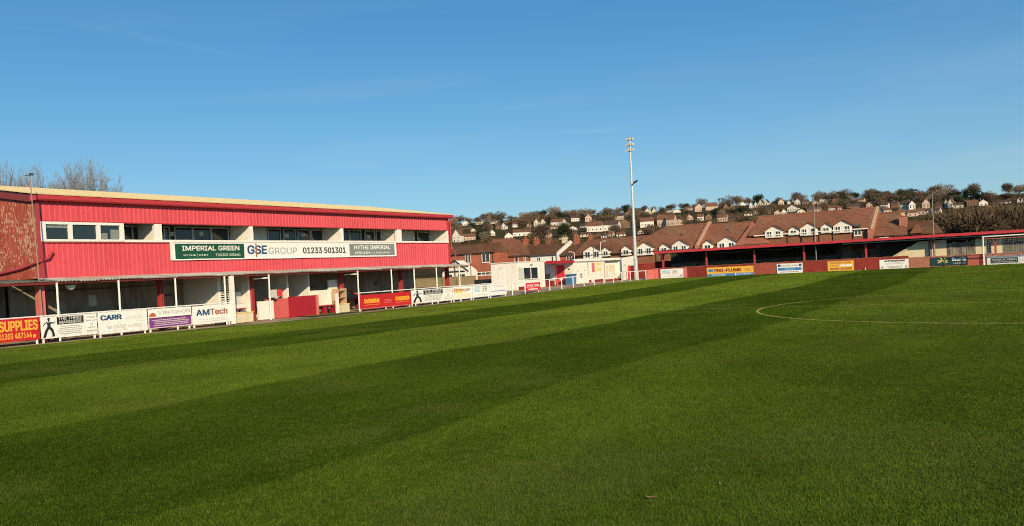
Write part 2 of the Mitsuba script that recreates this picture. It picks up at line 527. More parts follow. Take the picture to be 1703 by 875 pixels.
# farther off the same turf in wider, sparser tufts of two metres
for k, n, w0, w1 in ((3, 5200, .005, .008), (4, 2400, .010, .016)):
    g = np.random.default_rng(60 + k)
    bx, by = g.uniform(-1, 1, n), g.uniform(-1, 1, n)
    an, h, w = g.uniform(0, 2 * np.pi, n), g.uniform(.012, .028, n), g.uniform(w0, w1, n)
    ln, la = g.uniform(.0, .022, n), g.uniform(0, 2 * np.pi, n)
    base = np.stack([bx, by, 0 * bx], 1)
    s = np.stack([np.cos(an) * w, np.sin(an) * w, 0 * an], 1)
    tip = base + np.stack([np.cos(la) * ln, np.sin(la) * ln, h], 1)
    scene[f'turf_tuft_{k}'] = {'type': 'shapegroup', 'blades': mikit.ply((np.stack([base - s, base + s, tip], 1).reshape(-1, 3), np.arange(3 * n).reshape(-1, 3)), 'turf')}
near_cells = set()
for ix in range(-24, 6, 2):
    for iy in range(2, 26, 2):
        d = math.hypot(ix + 1, iy + 1)
        if d < 23 and iy + 1 > 1:
            near_cells.add((ix, iy))
            for a in (0, 1):
                for c in (0, 1):
                    x, y = ix + a, iy + c
                    if math.hypot(x + .5, y + .5) > 4.2 and -8 < math.degrees(math.atan2(-(x + .5), y + .5)) < 70:
                        cnt += 1
                        scene[f'grass__{cnt:03d}'] = {'type': 'instance', 'g': {'type': 'ref', 'id': f'turf_tuft_{r3.randrange(3)}'}, 'to_world': T().translate([x, y, 0])}
for ix in range(-34, 22, 2):
    for iy in range(2, 84, 2):
        x, y = ix + 1, iy + 1
        ang_ = math.degrees(math.atan2(-x, y))
        if (ix, iy) in near_cells or not -16 < ang_ < 68:
            continue
        if x < np.interp(y, [p[0] for p in edge_pts], [p[1] for p in edge_pts]) + .9:
            continue
        cnt += 1
        sl = math.degrees(math.atan((float(G(y + 1)) - float(G(y - 1))) / 2))
        scene[f'grass__{cnt:03d}'] = {'type': 'instance', 'g': {'type': 'ref', 'id': f'turf_tuft_{3 if math.hypot(x, y) < 44 else 4}'},
                                      'to_world': T().translate([x, y, float(G(y))]).rotate([1, 0, 0], sl).rotate([0, 0, 1], 90 * r3.randrange(4))}
tag('grass', 'short mown grass blades standing in the near turf', 'grass', kind='stuff')

# a few fallen leaves on the near turf
for x, y, r_, lab in ((-2.75, 6.45, 20, 'curled brown fallen leaf on the grass in the near middle of the pitch'), (-2.35, 7.05, 130, 'small pale fallen leaf on the grass behind the curled brown one'), (-9.9, 7.4, 70, 'small fallen leaf on the dark stripe at the left'), (-.9, 9.2, 250, 'small fallen leaf on the grass at the right')):
    k = thing('fallen_leaf', lab, 'leaf')
    L_ = .036 if x == -2.75 else .022
    vv = []
    for t in np.linspace(-1, 1, 7):
        w_ = .34 * L_ * (1 - t * t) ** .6 + .001
        for q_ in (-1, 0, 1):
            vv.append([t * L_, q_ * w_, .024 + .012 * t * t + .008 * abs(q_)])
    vv = np.array(vv)
    a_ = np.array([[i * 3 + j, i * 3 + j + 3, i * 3 + j + 4, i * 3 + j + 1] for i in range(6) for j in range(2)])
    c_, s_ = math.cos(math.radians(r_)), math.sin(math.radians(r_))
    vv = np.stack([x + vv[:, 0] * c_ - vv[:, 1] * s_, y + vv[:, 0] * s_ + vv[:, 1] * c_, vv[:, 2]], 1)
    M().raw(vv, np.vstack([a_[:, [0, 1, 2]], a_[:, [0, 2, 3]]])).part(k, 'blade', 'leaf_brown', smooth=True)
    M().tube((x + L_ * c_, y + L_ * s_, .036), (x + 1.5 * L_ * c_, y + 1.5 * L_ * s_, .03), .0015, n=4).part(k, 'stalk', 'leaf_brown')

# ---------------------------------------------------------------- main stand
XF, Y0, Y1 = -36.4, 20.40, 50.48
ST = thing('grandstand', 'long two storey stand clad in red ribbed sheet with a balcony and cream roof', 'grandstand')


def ribbed(parent, name, face, at, u0, u1, z0, z1, bsdf, pitch=.25, depth=.035, out=1):
    """trapezoid ribbed sheet, ribs towards +x or -y"""
    us, ds = [], []
    u = u0
    while u < u1 - 1e-6:
        for t, d in ((0, 0), (.66, 0), (.76, 1), (.90, 1)):
            if u + t * pitch <= u1:
                us.append(u + t * pitch)
                ds.append(d * depth)
        u += pitch
    us.append(u1)
    ds.append(0)
    us, ds = np.array(us), np.array(ds)
    if face == 'x':
        lo, hi = np.stack([at + ds, us, 0 * us + z0], 1), np.stack([at + ds, us, 0 * us + z1], 1)
    else:
        lo, hi = np.stack([us, at - ds, 0 * us + z0], 1), np.stack([us, at - ds, 0 * us + z1], 1)
    n = len(us)
    k = np.arange(n - 1)
    return M().raw(np.vstack([lo, hi]), np.vstack([np.stack([k, k + 1, k + 1 + n], 1), np.stack([k, k + 1 + n, k + n], 1)])).part(parent, name, bsdf)


SIGN0, SIGN1 = 26.87, 44.25
y = Y0 + .12
while y < Y1 - .15:
    ye = min(y + .96, Y1 - .1)
    ribbed(ST, 'upper_cladding_sheet', 'x', XF, y, ye, 5.216, 6.079, 'red_cladding', .24, .03)
    ribbed(ST, 'lower_cladding_sheet', 'x', XF, y, ye, 2.64, 4.259, 'red_cladding', .24, .03)
    y += .96
box(ST, 'corner_post', 'red_paint', XF - .1, XF + .06, Y0 - .02, Y0 + .14, 2.64, 6.059)
box(ST, 'corner_post', 'red_paint', XF - .1, XF + .055, Y1 - .09, Y1 + .06, 2.64, 6.059)
box(ST, 'drip_strip', 'red_paint', XF - .05, XF + .07, Y0 + .14, Y1 - .09, 5.169, 5.216)
box(ST, 'drip_strip', 'red_paint', XF - .05, XF + .065, Y0 + .14, Y1 - .09, 4.230, 4.273)
M().prism([(XF - .2, 6.059), (XF + .30, 6.059), (XF + .36, 6.117), (XF + .36, 6.299), (XF - .2, 6.299)], 'y', Y0 - .2, Y1 + .25).part(ST, 'roof_fascia', 'red_fascia')
M().prism([(XF + .40, 6.299 + .005), (XF + .40, 6.347), (-44.2, 7.621), (-44.2, 7.554)], 'y', Y0 - .28, Y1 + .3).part(ST, 'roof', 'cream_roof')
M().prism([(XF + .1, 6.040), (XF - .3, 6.040), (-44.1, 7.190), (-44.1, 7.535), (XF + .1, 6.308)], 'y', Y0 - .16, Y0 - .06).part(ST, 'verge_board', 'dark_red_paint')
# end wall nearest the camera, paint peeling
M().prism([(XF - .1, 2.70), (-44, 2.70), (-44, 7.515), (XF - .1, 6.280)], 'y', Y0 + .02, Y0 + .10).part(ST, 'end_wall', 'peeling_red', label='peeling red end wall with pale bare streaks')
u = -43.9
em = M()
while u < XF - .12:
    em.box(u, u + .025, Y0 - .005, Y0 + .02, 2.72, 6.117 + (XF - u) * .15)
    u += .2
em.part(ST, 'end_wall_batten', 'peeling_red')
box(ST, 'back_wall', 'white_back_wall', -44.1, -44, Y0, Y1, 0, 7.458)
M().prism([(XF - .1, 2.66), (-44, 2.66), (-44, 7.515), (XF - .1, 6.280)], 'y', Y1 - .05, Y1 + .02).part(ST, 'end_wall', 'red_paint')
box(ST, 'soffit', 'brown_soffit', -44, XF - .02, Y0 + .1, Y1 - .05, 2.58, 2.64)
# balcony behind the front
XG = XF - 1.5
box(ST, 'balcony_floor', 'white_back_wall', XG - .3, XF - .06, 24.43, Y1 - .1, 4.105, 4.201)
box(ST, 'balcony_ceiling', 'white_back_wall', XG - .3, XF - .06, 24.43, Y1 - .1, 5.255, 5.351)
box(ST, 'balcony_back_wall', 'dark_grey', XG - .35, XG - .15, 24.43, Y1 - .1, 4.201, 5.255)
box(ST, 'sill', 'white_paint', XF - .12, XF + .085, 24.42, Y1 - .1, 4.278, 4.393)
gl = [(25.46, 25.89), (25.94, 27.66), (27.76, 27.99), (28.38, 29.40), (29.53, 30.58), (30.70, 31.77), (34.69, 35.60), (35.89, 36.80), (37.04, 38.00), (38.19, 39.10), (40.91, 41.49), (41.63, 42.64), (43.12, 44.03), (44.26, 45.17), (45.37, 46.32), (48.81, 50.15)]
for a, b in gl:
    k = box(ST, 'balcony_window', 'dark_glass', XG - .1, XG - .06, a, b, 4.220, 5.140)
    box(k, 'frame', 'light_grey', XG - .08, XG, a - .05, a, 4.201, 5.197)
    box(k, 'frame', 'light_grey', XG - .08, XG, b, b + .05, 4.201, 5.197)
    box(k, 'frame', 'light_grey', XG - .08, XG, a, b, 5.140, 5.197)
for a, b in ((32.19, 34.58), (39.23, 40.66), (46.27, 48.47)):
    box(ST, 'balcony_panel', 'white_wall', XG - .14, XG - .04, a, b, 4.201, 5.236)
for yy in (26.29, 32.01, 39.18, 44.73, 50.29):
    box(ST, 'balcony_partition', 'white_wall', XG - .1, XF - .13, yy - .05, yy + .05, 4.201, 5.255)
for a, b in ((26.05, 26.44), (31.93, 32.16), (39.08, 39.31), (44.51, 45.00), (50.24, 50.39)):
    box(ST, 'balcony_post', 'white_paint', XF - .125, XF + .06, a, b, 4.393, 5.169)
# framed windows flush with the front at the near end
for a, b, za, zb in ((20.46, 24.40, 5.054, 5.169), (20.46, 24.40, 4.297, 4.402), (20.46, 20.69, 4.402, 5.054), (21.71, 21.89, 4.402, 5.054), (23.04, 23.22, 4.402, 5.054), (24.20, 24.40, 4.402, 5.054)):
    box(ST, 'window_frame', 'white_paint', XF - .06, XF + .075, a, b, za, zb)
for a, b in ((20.69, 21.71), (21.89, 23.04), (23.22, 24.20)):
    box(ST, 'window_pane', 'dark_glass', XF - .05, XF - .02, a, b, 4.402, 5.054)
# white papers, and grey panels standing in for reflections on some panes
for yy, w_, z0_, h_ in ((28.0, .3, 4.7, .22), (29.9, .25, 4.75, .2), (36.0, .3, 4.66, .25), (37.3, .55, 4.78, .12), (43.3, .35, 4.65, .25), (45.6, .4, 4.70, .2)):
    box(ST, 'window_notice', 'light_grey', XG - .055, XG - .05, yy, yy + w_, z0_, z0_ + h_)
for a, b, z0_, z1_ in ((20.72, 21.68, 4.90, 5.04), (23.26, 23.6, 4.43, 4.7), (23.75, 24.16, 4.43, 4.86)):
    box(ST, 'reflection_panel', 'sign_grey', XF - .019, XF - .016, a, b, z0_, z1_)
# columns and ground floor under the balcony
XB = -39.2
for yy in (20.55, 26.27, 31.92, 39.04, 44.80, 50.14):
    box(ST, 'column', 'red_paint', XF - .16, XF + .10, yy - .16, yy + .03, 0, 2.58)
    box(ST, 'column_web', 'dark_red_paint', XF + .10, XF + .12, yy - .09, yy - .04, 0, 2.58)
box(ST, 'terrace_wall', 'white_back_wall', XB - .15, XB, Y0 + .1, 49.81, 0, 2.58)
box(ST, 'terrace_step', 'mid_grey', XB, XB + .9, Y0 + .1, 29.12, 0, .45)
box(ST, 'bench_plank', 'dark_grey', XB + .02, XB + .5, Y0 + .3, 29.02, .78, .84)
for yy in (29.69, 31.71, 34.53, 36.21):
    box(ST, 'partition', 'white_wall', XB, XF - .02, yy - .06, yy + .06, 0, 2.58)
k = box(ST, 'stair_screen', 'white_wall', XF - .1, XF - .04, 29.79, 30.65, .9, 1.0)
for i in range(11):
    box(k, 'slat', 'white_paint', XF - .1, XF - .03, 29.81, 30.63, 1.02 + i * .125, 1.08 + i * .125)
box(k, 'screen_post', 'white_paint', XF - .12, XF - .02, 29.75, 29.81, .9, 2.5)
box(k, 'screen_post', 'white_paint', XF - .12, XF - .02, 30.63, 30.69, .9, 2.5)
box(ST, 'low_white_wall', 'white_wall', XF - .02, XF + .1, 32.19, 33.29, 0, 1.02)
box(ST, 'low_white_wall', 'white_wall', XF - .2, XF - .05, 30.60, 31.66, 0, .95)
box(ST, 'white_wall_panel', 'white_wall', XF - .1, XF, 36.30, 38.03, .5, 1.42)
box(ST, 'white_wall_panel', 'white_wall', XF - .35, XF - .25, 38.08, 38.84, .02, 2.0)
box(ST, 'dark_board', 'maroon', XB, XB + .06, 35.35, 36.97, 1.72, 2.30)
box(ST, 'grey_board', 'mid_grey', XB, XB + .05, 38.89, 40.42, .95, 1.55)
box(ST, 'notice', 'light_grey', XF - .6, XF - .57, 31.18, 31.61, .95, 1.6)
for a, b in ((41.76, 44.06), (45.50, 49.43)):
    k = box(ST, 'red_bench', 'red_paint', XB + .05, XB + .5, a, b, .68, .75)
    yy = a + .2
    while yy < b:
        box(k, 'bench_leg', 'dark_red_paint', XB + .1, XB + .45, yy, yy + .12, 0, .68)
        yy += 1.1
M().tube((-38.0, 40.42, 1.55), (-36.9, 41.76, .7), .06).part(ST, 'sloping_rail', 'red_paint')
M().tube((-38.2, 39.27, 1.58), (-38.0, 40.52, 1.58), .03).part(ST, 'sloping_rail', 'black_paint')
for yy, z0_, w_, h_, mt in ((22.5, 1.2, .5, .35, 'mid_grey'), (24.2, 1.35, .4, .5, 'light_grey'), (28.3, 1.6, .6, .12, 'dark_grey'), (41.3, 1.3, .5, .4, 'mid_grey'), (45.2, 1.45, .4, .3, 'dark_grey')):
    box(ST, 'wall_notice', mt, XB, XB + .03, yy, yy + w_, z0_, z0_ + h_)
M().line([(XB + .03, 20.6, 2.2), (XB + .03, 25, 2.15), (XB + .03, 30, 2.2)], .02, n=5).part(ST, 'cable', 'dark_grey')
for yy in (21.0, 22.3, 23.6, 24.9, 26.0, 28.2, 29.4):
    k = box(ST, 'tip_up_seat', 'light_grey', XB + 1.2, XB + 1.25, yy, yy + .42, .62, 1.0)
    box(k, 'seat_base', 'mid_grey', XB + 1.25, XB + 1.55, yy, yy + .42, .55, .62)
# canopy sheets and posts
XC = -34.95
y = 20.2
while y < 50.9:
    ye = min(y + 1.0, 50.9)
    n = 13
    yy = np.linspace(y, ye, n * 2)
    zz = .028 * np.sin((yy - y) / (ye - y) * 2 * np.pi * 6.5)
    drop = .035 * math.sin(y * 1.7) * .5
    top = np.concatenate([np.stack([0 * yy + XC, yy, 2.555 + zz + drop], 1), np.stack([0 * yy + XF + .05, yy, 2.70 + zz], 1)])
    nn = len(yy)
    kk = np.arange(nn - 1)
    f = np.vstack([np.stack([kk, kk + 1, kk + 1 + nn], 1), np.stack([kk, kk + 1 + nn, kk + nn], 1)])
    bot = top - [0, 0, .03]
    rim = np.vstack([np.stack([kk, kk + 2 * nn + 1, kk + 1], 1), np.stack([kk, kk + 2 * nn, kk + 2 * nn + 1], 1)])
    M().raw(np.vstack([top, bot]), np.vstack([f, f[:, ::-1] + 2 * nn, rim])).part(ST, 'canopy_sheet', 'canopy_sheet')
    y += 1.0
box(ST, 'canopy_beam', 'dark_red_paint', XC - .20, XC - .12, 20.2, 50.9, 2.42, 2.49)
for yy in (20.28, 23.11, 26.06, 28.97, 31.91, 38.96, 42.14, 44.48, 46.96, 49.71):
    M().tube((XC - .1, yy, 0), (XC - .1, yy, 2.48), .045, n=10).part(ST, 'canopy_post', 'white_paint', smooth=40)
for yy in (31.91, 38.96):
    M().tube((XC - .1, yy - .02, 2.28), (XC - .75, yy - .5, 2.28), .035).part(ST, 'post_arm', 'white_paint')
box(ST, 'white_end_post', 'white_paint', XC - .16, XC + .02, 29.27, 29.47, 0, 2.47)
M().line([(XF + .12, Y1 + .14, 6.117), (XF + .12, Y1 + .14, 3.818), (XF + .2, Y1 + .5, 3.483), (XF + .2, Y1 + .5, 3.243)], .05).part(ST, 'downpipe', 'red_fascia')
M().line([(XF + .12, Y0 + .5, 3.866), (XF + .14, Y0 + .3, 3.578), (XF + .1, Y0 - .1, 3.435), (-37.8, Y0 - .1, 3.195), (-41.8, Y0 - .1, 2.860)], .06, n=8).part(ST, 'downpipe', 'red_paint', label='red pipe sloping across the peeling end wall')
dm = M()
sph = trimesh.creation.icosphere(subdivisions=2, radius=.2)
dv = np.array(sph.vertices)
dv[:, 2] = np.minimum(dv[:, 2], .03)
dm.raw(dv + [-35.6, 21.2, 2.33], sph.faces).part(ST, 'dome_lamp', 'white_paint', smooth=50)

# sign hoarding on the stand front
SG = thing('sign_hoarding', 'long white signboard on the front of the red stand, with three company names', 'sign')
XS = XF + .08
M().box(XF + .055, XS, SIGN0, SIGN1, 3.396, 4.259).part(SG, 'backing_board', 'white_board')
for a, b, c, d in ((SIGN0 - .03, SIGN0 + .08, 3.377, 4.297), (SIGN1 - .06, SIGN1 + .04, 3.377, 4.297), (SIGN0 + .08, SIGN1 - .06, 3.368, 3.425)):
    box(SG, 'frame', 'white_paint', XF + .055, XS + .03, a, b, c, d)
g = flat(SG, 'green_panel', 'green_sign', 'x', XS, 27.11, 31.44, 3.435, 4.201, d=.012)
text(g, 'lettering', 'white_paint', 'IMPERIAL GREEN', 'x', (XS + .012, 27.51, 3.847), 3.6, .25)
text(g, 'lettering', 'white_paint', 'HYTHE | KENT', 'x', (XS + .012, 27.59, 3.550), 1.5, .14, bold=False)
text(g, 'lettering', 'white_paint', 'T:01303 233640', 'x', (XS + .012, 29.55, 3.550), 1.6, .14, bold=False)
text(SG, 'lettering', 'navy', 'GSE', 'x', (XS, 31.66, 3.626), 1.36, .48, heavy=.03)
flat(SG, 'rust_streak', 'brown_letter', 'x', XS + .008, 32.24, 32.32, 3.454, 4.239, d=.002)
text(SG, 'lettering', 'mid_grey', 'GROUP', 'x', (XS, 33.16, 3.626), 2.15, .36, bold=False)
text(SG, 'lettering', 'dark_grey', '01233 501301', 'x', (XS, 35.78, 3.626), 3.6, .36, heavy=.018)
g = flat(SG, 'grey_panel', 'sign_grey', 'x', XS, 39.75, 44.14, 3.454, 4.201, d=.012)
text(g, 'lettering', 'white_paint', 'HYTHE IMPERIAL', 'x', (XS + .012, 40.18, 3.847), 3.5, .25)
text(g, 'lettering', 'white_paint', 'HOTEL & SPA', 'x', (XS + .012, 40.23, 3.559), 1.45, .14)
text(g, 'lettering', 'white_paint', '| T: 01303 267441', 'x', (XS + .012, 41.91, 3.559), 1.7, .14)

# lean-to at the near end of the stand
LT = thing('terrace_cover', 'low grey lean-to roof over the terrace beside the peeling end wall', 'shelter')
M().prism([(XC - .02, 2.53), (XC - .02, 2.57), (-44, 2.98), (-44, 2.92)], 'y', 6.0, 20.15).part(LT, 'roof', 'grey_sheet')
box(LT, 'eaves_beam', 'dark_red_paint', XC - .12, XC - .03, 6.0, 20.15, 2.41, 2.50)
box(LT, 'back_wall', 'grey_sheet', -39.6, -39.4, 18.2, Y0, 0, 2.64)
box(LT, 'back_wall', 'dark_sheet', -39.7, -39.5, 6.0, 18.2, 0, 2.64)
box(LT, 'bench', 'dark_grey', -39.2, -38.7, 17.9, 20.2, .55, .62)
M().box(-35.75, -35.45, 19.72, 19.98, 0, 2.45).part(LT, 'front_column', 'pink_red')
MA = thing('mast', 'thin pole with a small camera on top, in front of the peeling end wall', 'mast')
M().tube((-35.35, 19.78, 0), (-35.35, 19.60, 6.95), .036, .022, n=8).part(MA, 'pole', 'pole_rust', smooth=40)
M().box(-35.37, -35.33, 19.40, 19.62, 6.95, 6.98).part(MA, 'bracket', 'dark_grey')
M().box(-35.40, -35.30, 19.58, 19.74, 6.99, 7.08).part(MA, 'camera', 'dark_grey')

# things standing under and in front of the stand
DG = thing('dugout', 'low red painted dugout walls at the edge of the pitch', 'dugout')
M().box(-36.0, -35.88, 34.1, 36.15, 0, 1.16).part(DG, 'front_wall', 'dugout_red')
M().prism([(-35.95, 34.05), (-36.9, 33.2), (-36.9, 33.32), (-35.95, 34.17)], 'z', 0, 1.10).part(DG, 'side_wall', 'red_paint')
M().box(-36.3, -36.0, 36.0, 36.1, 0, 1.1).part(DG, 'side_wall', 'red_paint')
M().box(-36.03, -35.83, 36.15, 36.33, 0, 1.17).part(DG, 'corner_post', 'pink_red')
MB = thing('meter_box', 'small grey and red box on the post behind the red dugout', 'box')
M().box(-36.3, -36.05, 32.95, 33.35, 1.18, 1.62).part(MB, 'grey_case', 'light_grey')
M().box(-36.3, -36.1, 33.4, 33.8, 1.22, 1.62).part(MB, 'red_case', 'bright_red')
for yy, lab in ((29.7, 'long cream planter box beside the white end post'), (37.95, 'cream box beside the white gate post')):
    k = thing('cream_box', lab, 'box')
    l = 1.4 if yy < 35 else .62
    M().box(-35.95, -35.5, yy, yy + l, 0, .50).part(k, 'body', 'cream_wall')
    M().box(-35.98, -35.47, yy - .03, yy + l + .03, .50, .54).part(k, 'lid', 'pale_yellow')
k = thing('picnic_table', 'red topped picnic table behind the long cream box', 'table')
M().box(-36.9, -36.1, 29.7, 31.2, .68, .74).part(k, 'table_top', 'red_paint')
for s, yy in ((0, 29.9), (1, 31.0)):
    M().tube((-36.95, yy, 0), (-36.35, yy, .68), .04).part(k, 'leg', 'dark_red_paint')
    M().tube((-36.05, yy, 0), (-36.65, yy, .68), .04).part(k, 'leg', 'dark_red_paint')
k = thing('red_bench', 'long low red bench with square legs against the white panel', 'bench')
M().box(-36.3, -35.9, 36.6, 38.9, .46, .52).part(k, 'seat', 'red_paint')
for yy in (36.9, 37.7, 38.5):
    M().box(-36.25, -35.95, yy, yy + .22, 0, .46).part(k, 'leg', 'dugout_red')
k = thing('wooden_rack', 'pale wooden rack of sloping shelves beside the red column', 'rack')
for i in range(3):
    M().prism([(-36.35, .35 + i * .42), (-35.85, .48 + i * .42), (-35.85, .52 + i * .42), (-36.35, .39 + i * .42)], 'y', 38.05, 38.72).part(k, 'shelf', 'wood_pale')
for yy in (38.02, 38.72):
    M().box(-36.35, -35.85, yy, yy + .04, 0, 1.45).part(k, 'side', 'wood_pale')
k = thing('gate_post', 'short white gate post beside the second cream box', 'post')
M().box(-35.35, -35.2, 37.2, 37.35, 0, 1.15).part(k, 'shaft', 'white_paint')
M().box(-35.37, -35.18, 37.18, 37.37, 1.15, 1.18).part(k, 'cap', 'white_paint')

# ---------------------------------------------------------------- touchline advertising boards
XBD = -35.0


def adboard(label, y0, y1, za, zb, bsdf='white_board', posts=True):
    k = thing('advertising_board', label, 'advertising board')
    M().box(XBD - .03, XBD, y0 + .015, y1 - .015, za, zb).part(k, 'panel', bsdf)
    m = M()
    for t in (y0 + .12, y1 - .12) if y1 - y0 < 3 else (y0 + .12, (y0 + y1) / 2, y1 - .12):
        m.box(XBD - .10, XBD - .035, t - .03, t + .03, float(G(t)) - .02, zb)
    m.part(k, 'support_post', 'white_paint')
    return k


k = adboard('red board with yellow letters SUPPLIES, leftmost along the touchline', 15.2, 19.43, .17, 1.09, 'board_red')
text(k, 'lettering', 'letter_orange', 'SUPPLIES', 'x', (XBD, 17.80, .58), 1.53, .42, heavy=.018)
text(k, 'lettering', 'letter_orange', '01303 487144', 'x', (XBD, 17.78, .27), 1.30, .24)
flat(k, 'badge', 'letter_orange', 'x', XBD, 19.13, 19.25, .27, .39)


def mariner(parent, y0, y1, za, zb):
    """silhouette of a swordsman on a pub's board: hat, arms spread, wide breeches"""
    parts = [affinity.scale(Point(0, .86).buffer(.065), 1, 1.1), Polygon([(-.12, .90), (.12, .92), (.05, .97), (-.05, .97)]),
             Polygon([(-.13, .76), (.13, .76), (.10, .52), (-.10, .52)]),
             Polygon([(-.13, .76), (-.20, .72), (-.42, .58), (-.44, .61), (-.26, .74), (-.12, .80)]),
             Polygon([(.12, .78), (.30, .73), (.46, .78), (.46, .75), (.30, .68), (.12, .70)]),
             Polygon([(-.12, .54), (.12, .54), (.30, .40), (.38, .16), (.36, .10), (.22, .12), (.16, .30), (.02, .44), (-.10, .34), (-.22, .12), (-.38, .06), (-.44, .06), (-.30, .34)]),
             Polygon([(-.40, .10), (-.22, .10), (-.26, .03), (-.44, .03)]), Polygon([(.20, .12), (.36, .12), (.40, .06), (.18, .05)])]
    s = union_all(parts).buffer(.004)
    w, h = y1 - y0, zb - za
    s = affinity.affine_transform(s, [w, 0, 0, h, (y0 + y1) / 2, za])
    return poly_flat(parent, 'figure', 'black_paint', 'x', XBD, s)


def mariners_board(label, y0, y1, za, zb):
    k = adboard(label, y0, y1, za, zb)
    w, h = y1 - y0, zb - za
    fx = lambda t: y0 + w * t
    mariner(k, fx(.02), fx(.26), za + .02, zb - .03)
    g = flat(k, 'title_panel', 'black_paint', 'x', XBD, fx(.28), fx(.75), zb - .40 * h, zb - .04)
    text(g, 'lettering', 'light_grey', 'THE THREE', 'x', (XBD + .006, fx(.30), zb - .19 * h), w * .42, h * .13)
    text(g, 'lettering', 'light_grey', 'MARINERS', 'x', (XBD + .006, fx(.32), zb - .37 * h), w * .39, h * .14)
    small_print(k, 'mid_grey', 'x', XBD, fx(.29), fx(.74), za + .12 * h, za + .55 * h, 5, int(y0 * 7))
    flat(k, 'divider', 'light_grey', 'x', XBD, fx(.765), fx(.77), za + .02, zb - .02)
    for i, wd in enumerate(('Proud', 'Sponsors', 'of', 'Hythe', 'Town FC')):
        text(k, 'lettering', 'dark_grey', wd, 'x', (XBD, fx(.89) - w * .013 * len(wd), zb - h * (.20 + .165 * i)), w * .026 * len(wd), h * .09, bold=False)
    return k


mariners_board('white pub board with a black swordsman figure, beside the red and yellow board', 19.46, 21.95, .16, 1.07)
k = adboard('white board with blue CARR and a phone number', 21.98, 24.42, .12, 1.08)
text(k, 'lettering', 'navy', 'CARR', 'x', (XBD, 22.1, .72), 1.0, .22, heavy=.03)
small_print(k, 'light_grey', 'x', XBD, 23.25, 24.25, .68, .84, 2, 3)
flat(k, 'rule', 'light_grey', 'x', XBD, 22.1, 24.3, .585, .595)
text(k, 'lettering', 'mid_grey', 'Tel: 01303 265002', 'x', (XBD, 22.35, .33), 1.75, .15, bold=False)
k = adboard('white and purple board reading VINODHON', 24.46, 26.84, .16, 1.06)
text(k, 'lettering', 'mid_grey', 'VINODHON', 'x', (XBD, 25.0, .79), 1.75, .16, bold=False)
poly_flat(k, 'emblem', 'orange_red', 'x', XBD, Point(24.70, .70).buffer(.19).intersection(Polygon([(24.4, .70), (25, .70), (25, 1.1), (24.4, 1.1)])))
g = flat(k, 'purple_panel', 'purple', 'x', XBD, 24.5, 26.8, .19, .64)
flat(g, 'top_edge', 'black_paint', 'x', XBD + .006, 24.5, 26.8, .625, .655)
small_print(g, 'light_grey', 'x', XBD + .006, 24.6, 26.7, .25, .58, 4, 9)
k = adboard('white board reading AMTech beside the white end post', 26.88, 29.25, .14, 1.04)
text(k, 'lettering', 'navy', 'AM', 'x', (XBD, 27.1, .56), .78, .30, heavy=.018)
text(k, 'lettering', 'brown_letter', 'Tech', 'x', (XBD, 27.93, .56), 1.05, .30, heavy=.018)
small_print(k, 'light_grey', 'x', XBD, 27.2, 29.0, .22, .42, 2, 5)
k = adboard('plain bright red board reading OVENDEN twice in yellow', 38.95, 43.95, .10, .97, 'board_red')
for yy in (39.35, 42.35):
    text(k, 'lettering', 'letter_yellow', 'OVENDEN', 'x', (XBD, yy, .44), 1.4, .26, heavy=.018)
    flat(k, 'underline', 'letter_orange', 'x', XBD, yy, yy + 1.4, .33, .35)
small_print(k, 'pink_red', 'x', XBD, 41.2, 42.0, .36, .62, 3, 8)
flat(k, 'edge_strip', 'pink_red', 'x', XBD, 39.0, 43.9, .115, .145)
mariners_board('white pub board with a black swordsman figure, beside the red OVENDEN board', 44.0, 48.68, .14, 1.03)
k = adboard('white board with yellow and brown lettering Firmager', 48.72, 51.18, .15, 1.06)
flat(k, 'yellow_wash', 'pale_yellow', 'x', XBD, 48.8, 49.9, .58, .92, d=.003)
text(k, 'lettering', 'brown_letter', 'Firmager', 'x', (XBD, 48.85, .66), 2.1, .28)
small_print(k, 'pale_yellow', 'x', XBD, 48.85, 51.0, .24, .54, 3, 4)
k = adboard('white board with a pale blue block and the letters ER', 51.22, 53.5, .17, 1.06)
m = M()
for i in range(5):
    m.box(XBD, XBD + .006, 51.4, 52.2, .56 + i * .09, .61 + i * .09)
m.part(k, 'blue_bars', 'sky_blue')
text(k, 'lettering', 'sign_grey', 'ER', 'x', (XBD, 52.55, .55), .55, .42)
small_print(k, 'light_grey', 'x', XBD, 51.35, 53.3, .27, .42, 1, 6)
k = adboard('white board with a band of blue print, at the start of the white railing', 53.54, 55.9, .19, 1.07)
small_print(k, 'light_grey', 'x', XBD, 53.9, 55.6, .78, .98, 2, 16)
small_print(k, 'blue', 'x', XBD, 53.62, 55.8, .44, .60, 1, 7)
TR = thing('board_rail', 'white tube rail running behind the advertising boards', 'rail')
for a, b in ((10.0, 29.3), (38.9, 56.0)):
    M().tube((XBD - .07, a, 1.11), (XBD - .07, b, 1.11), .03).part(TR, 'tube', 'white_paint', smooth=40)

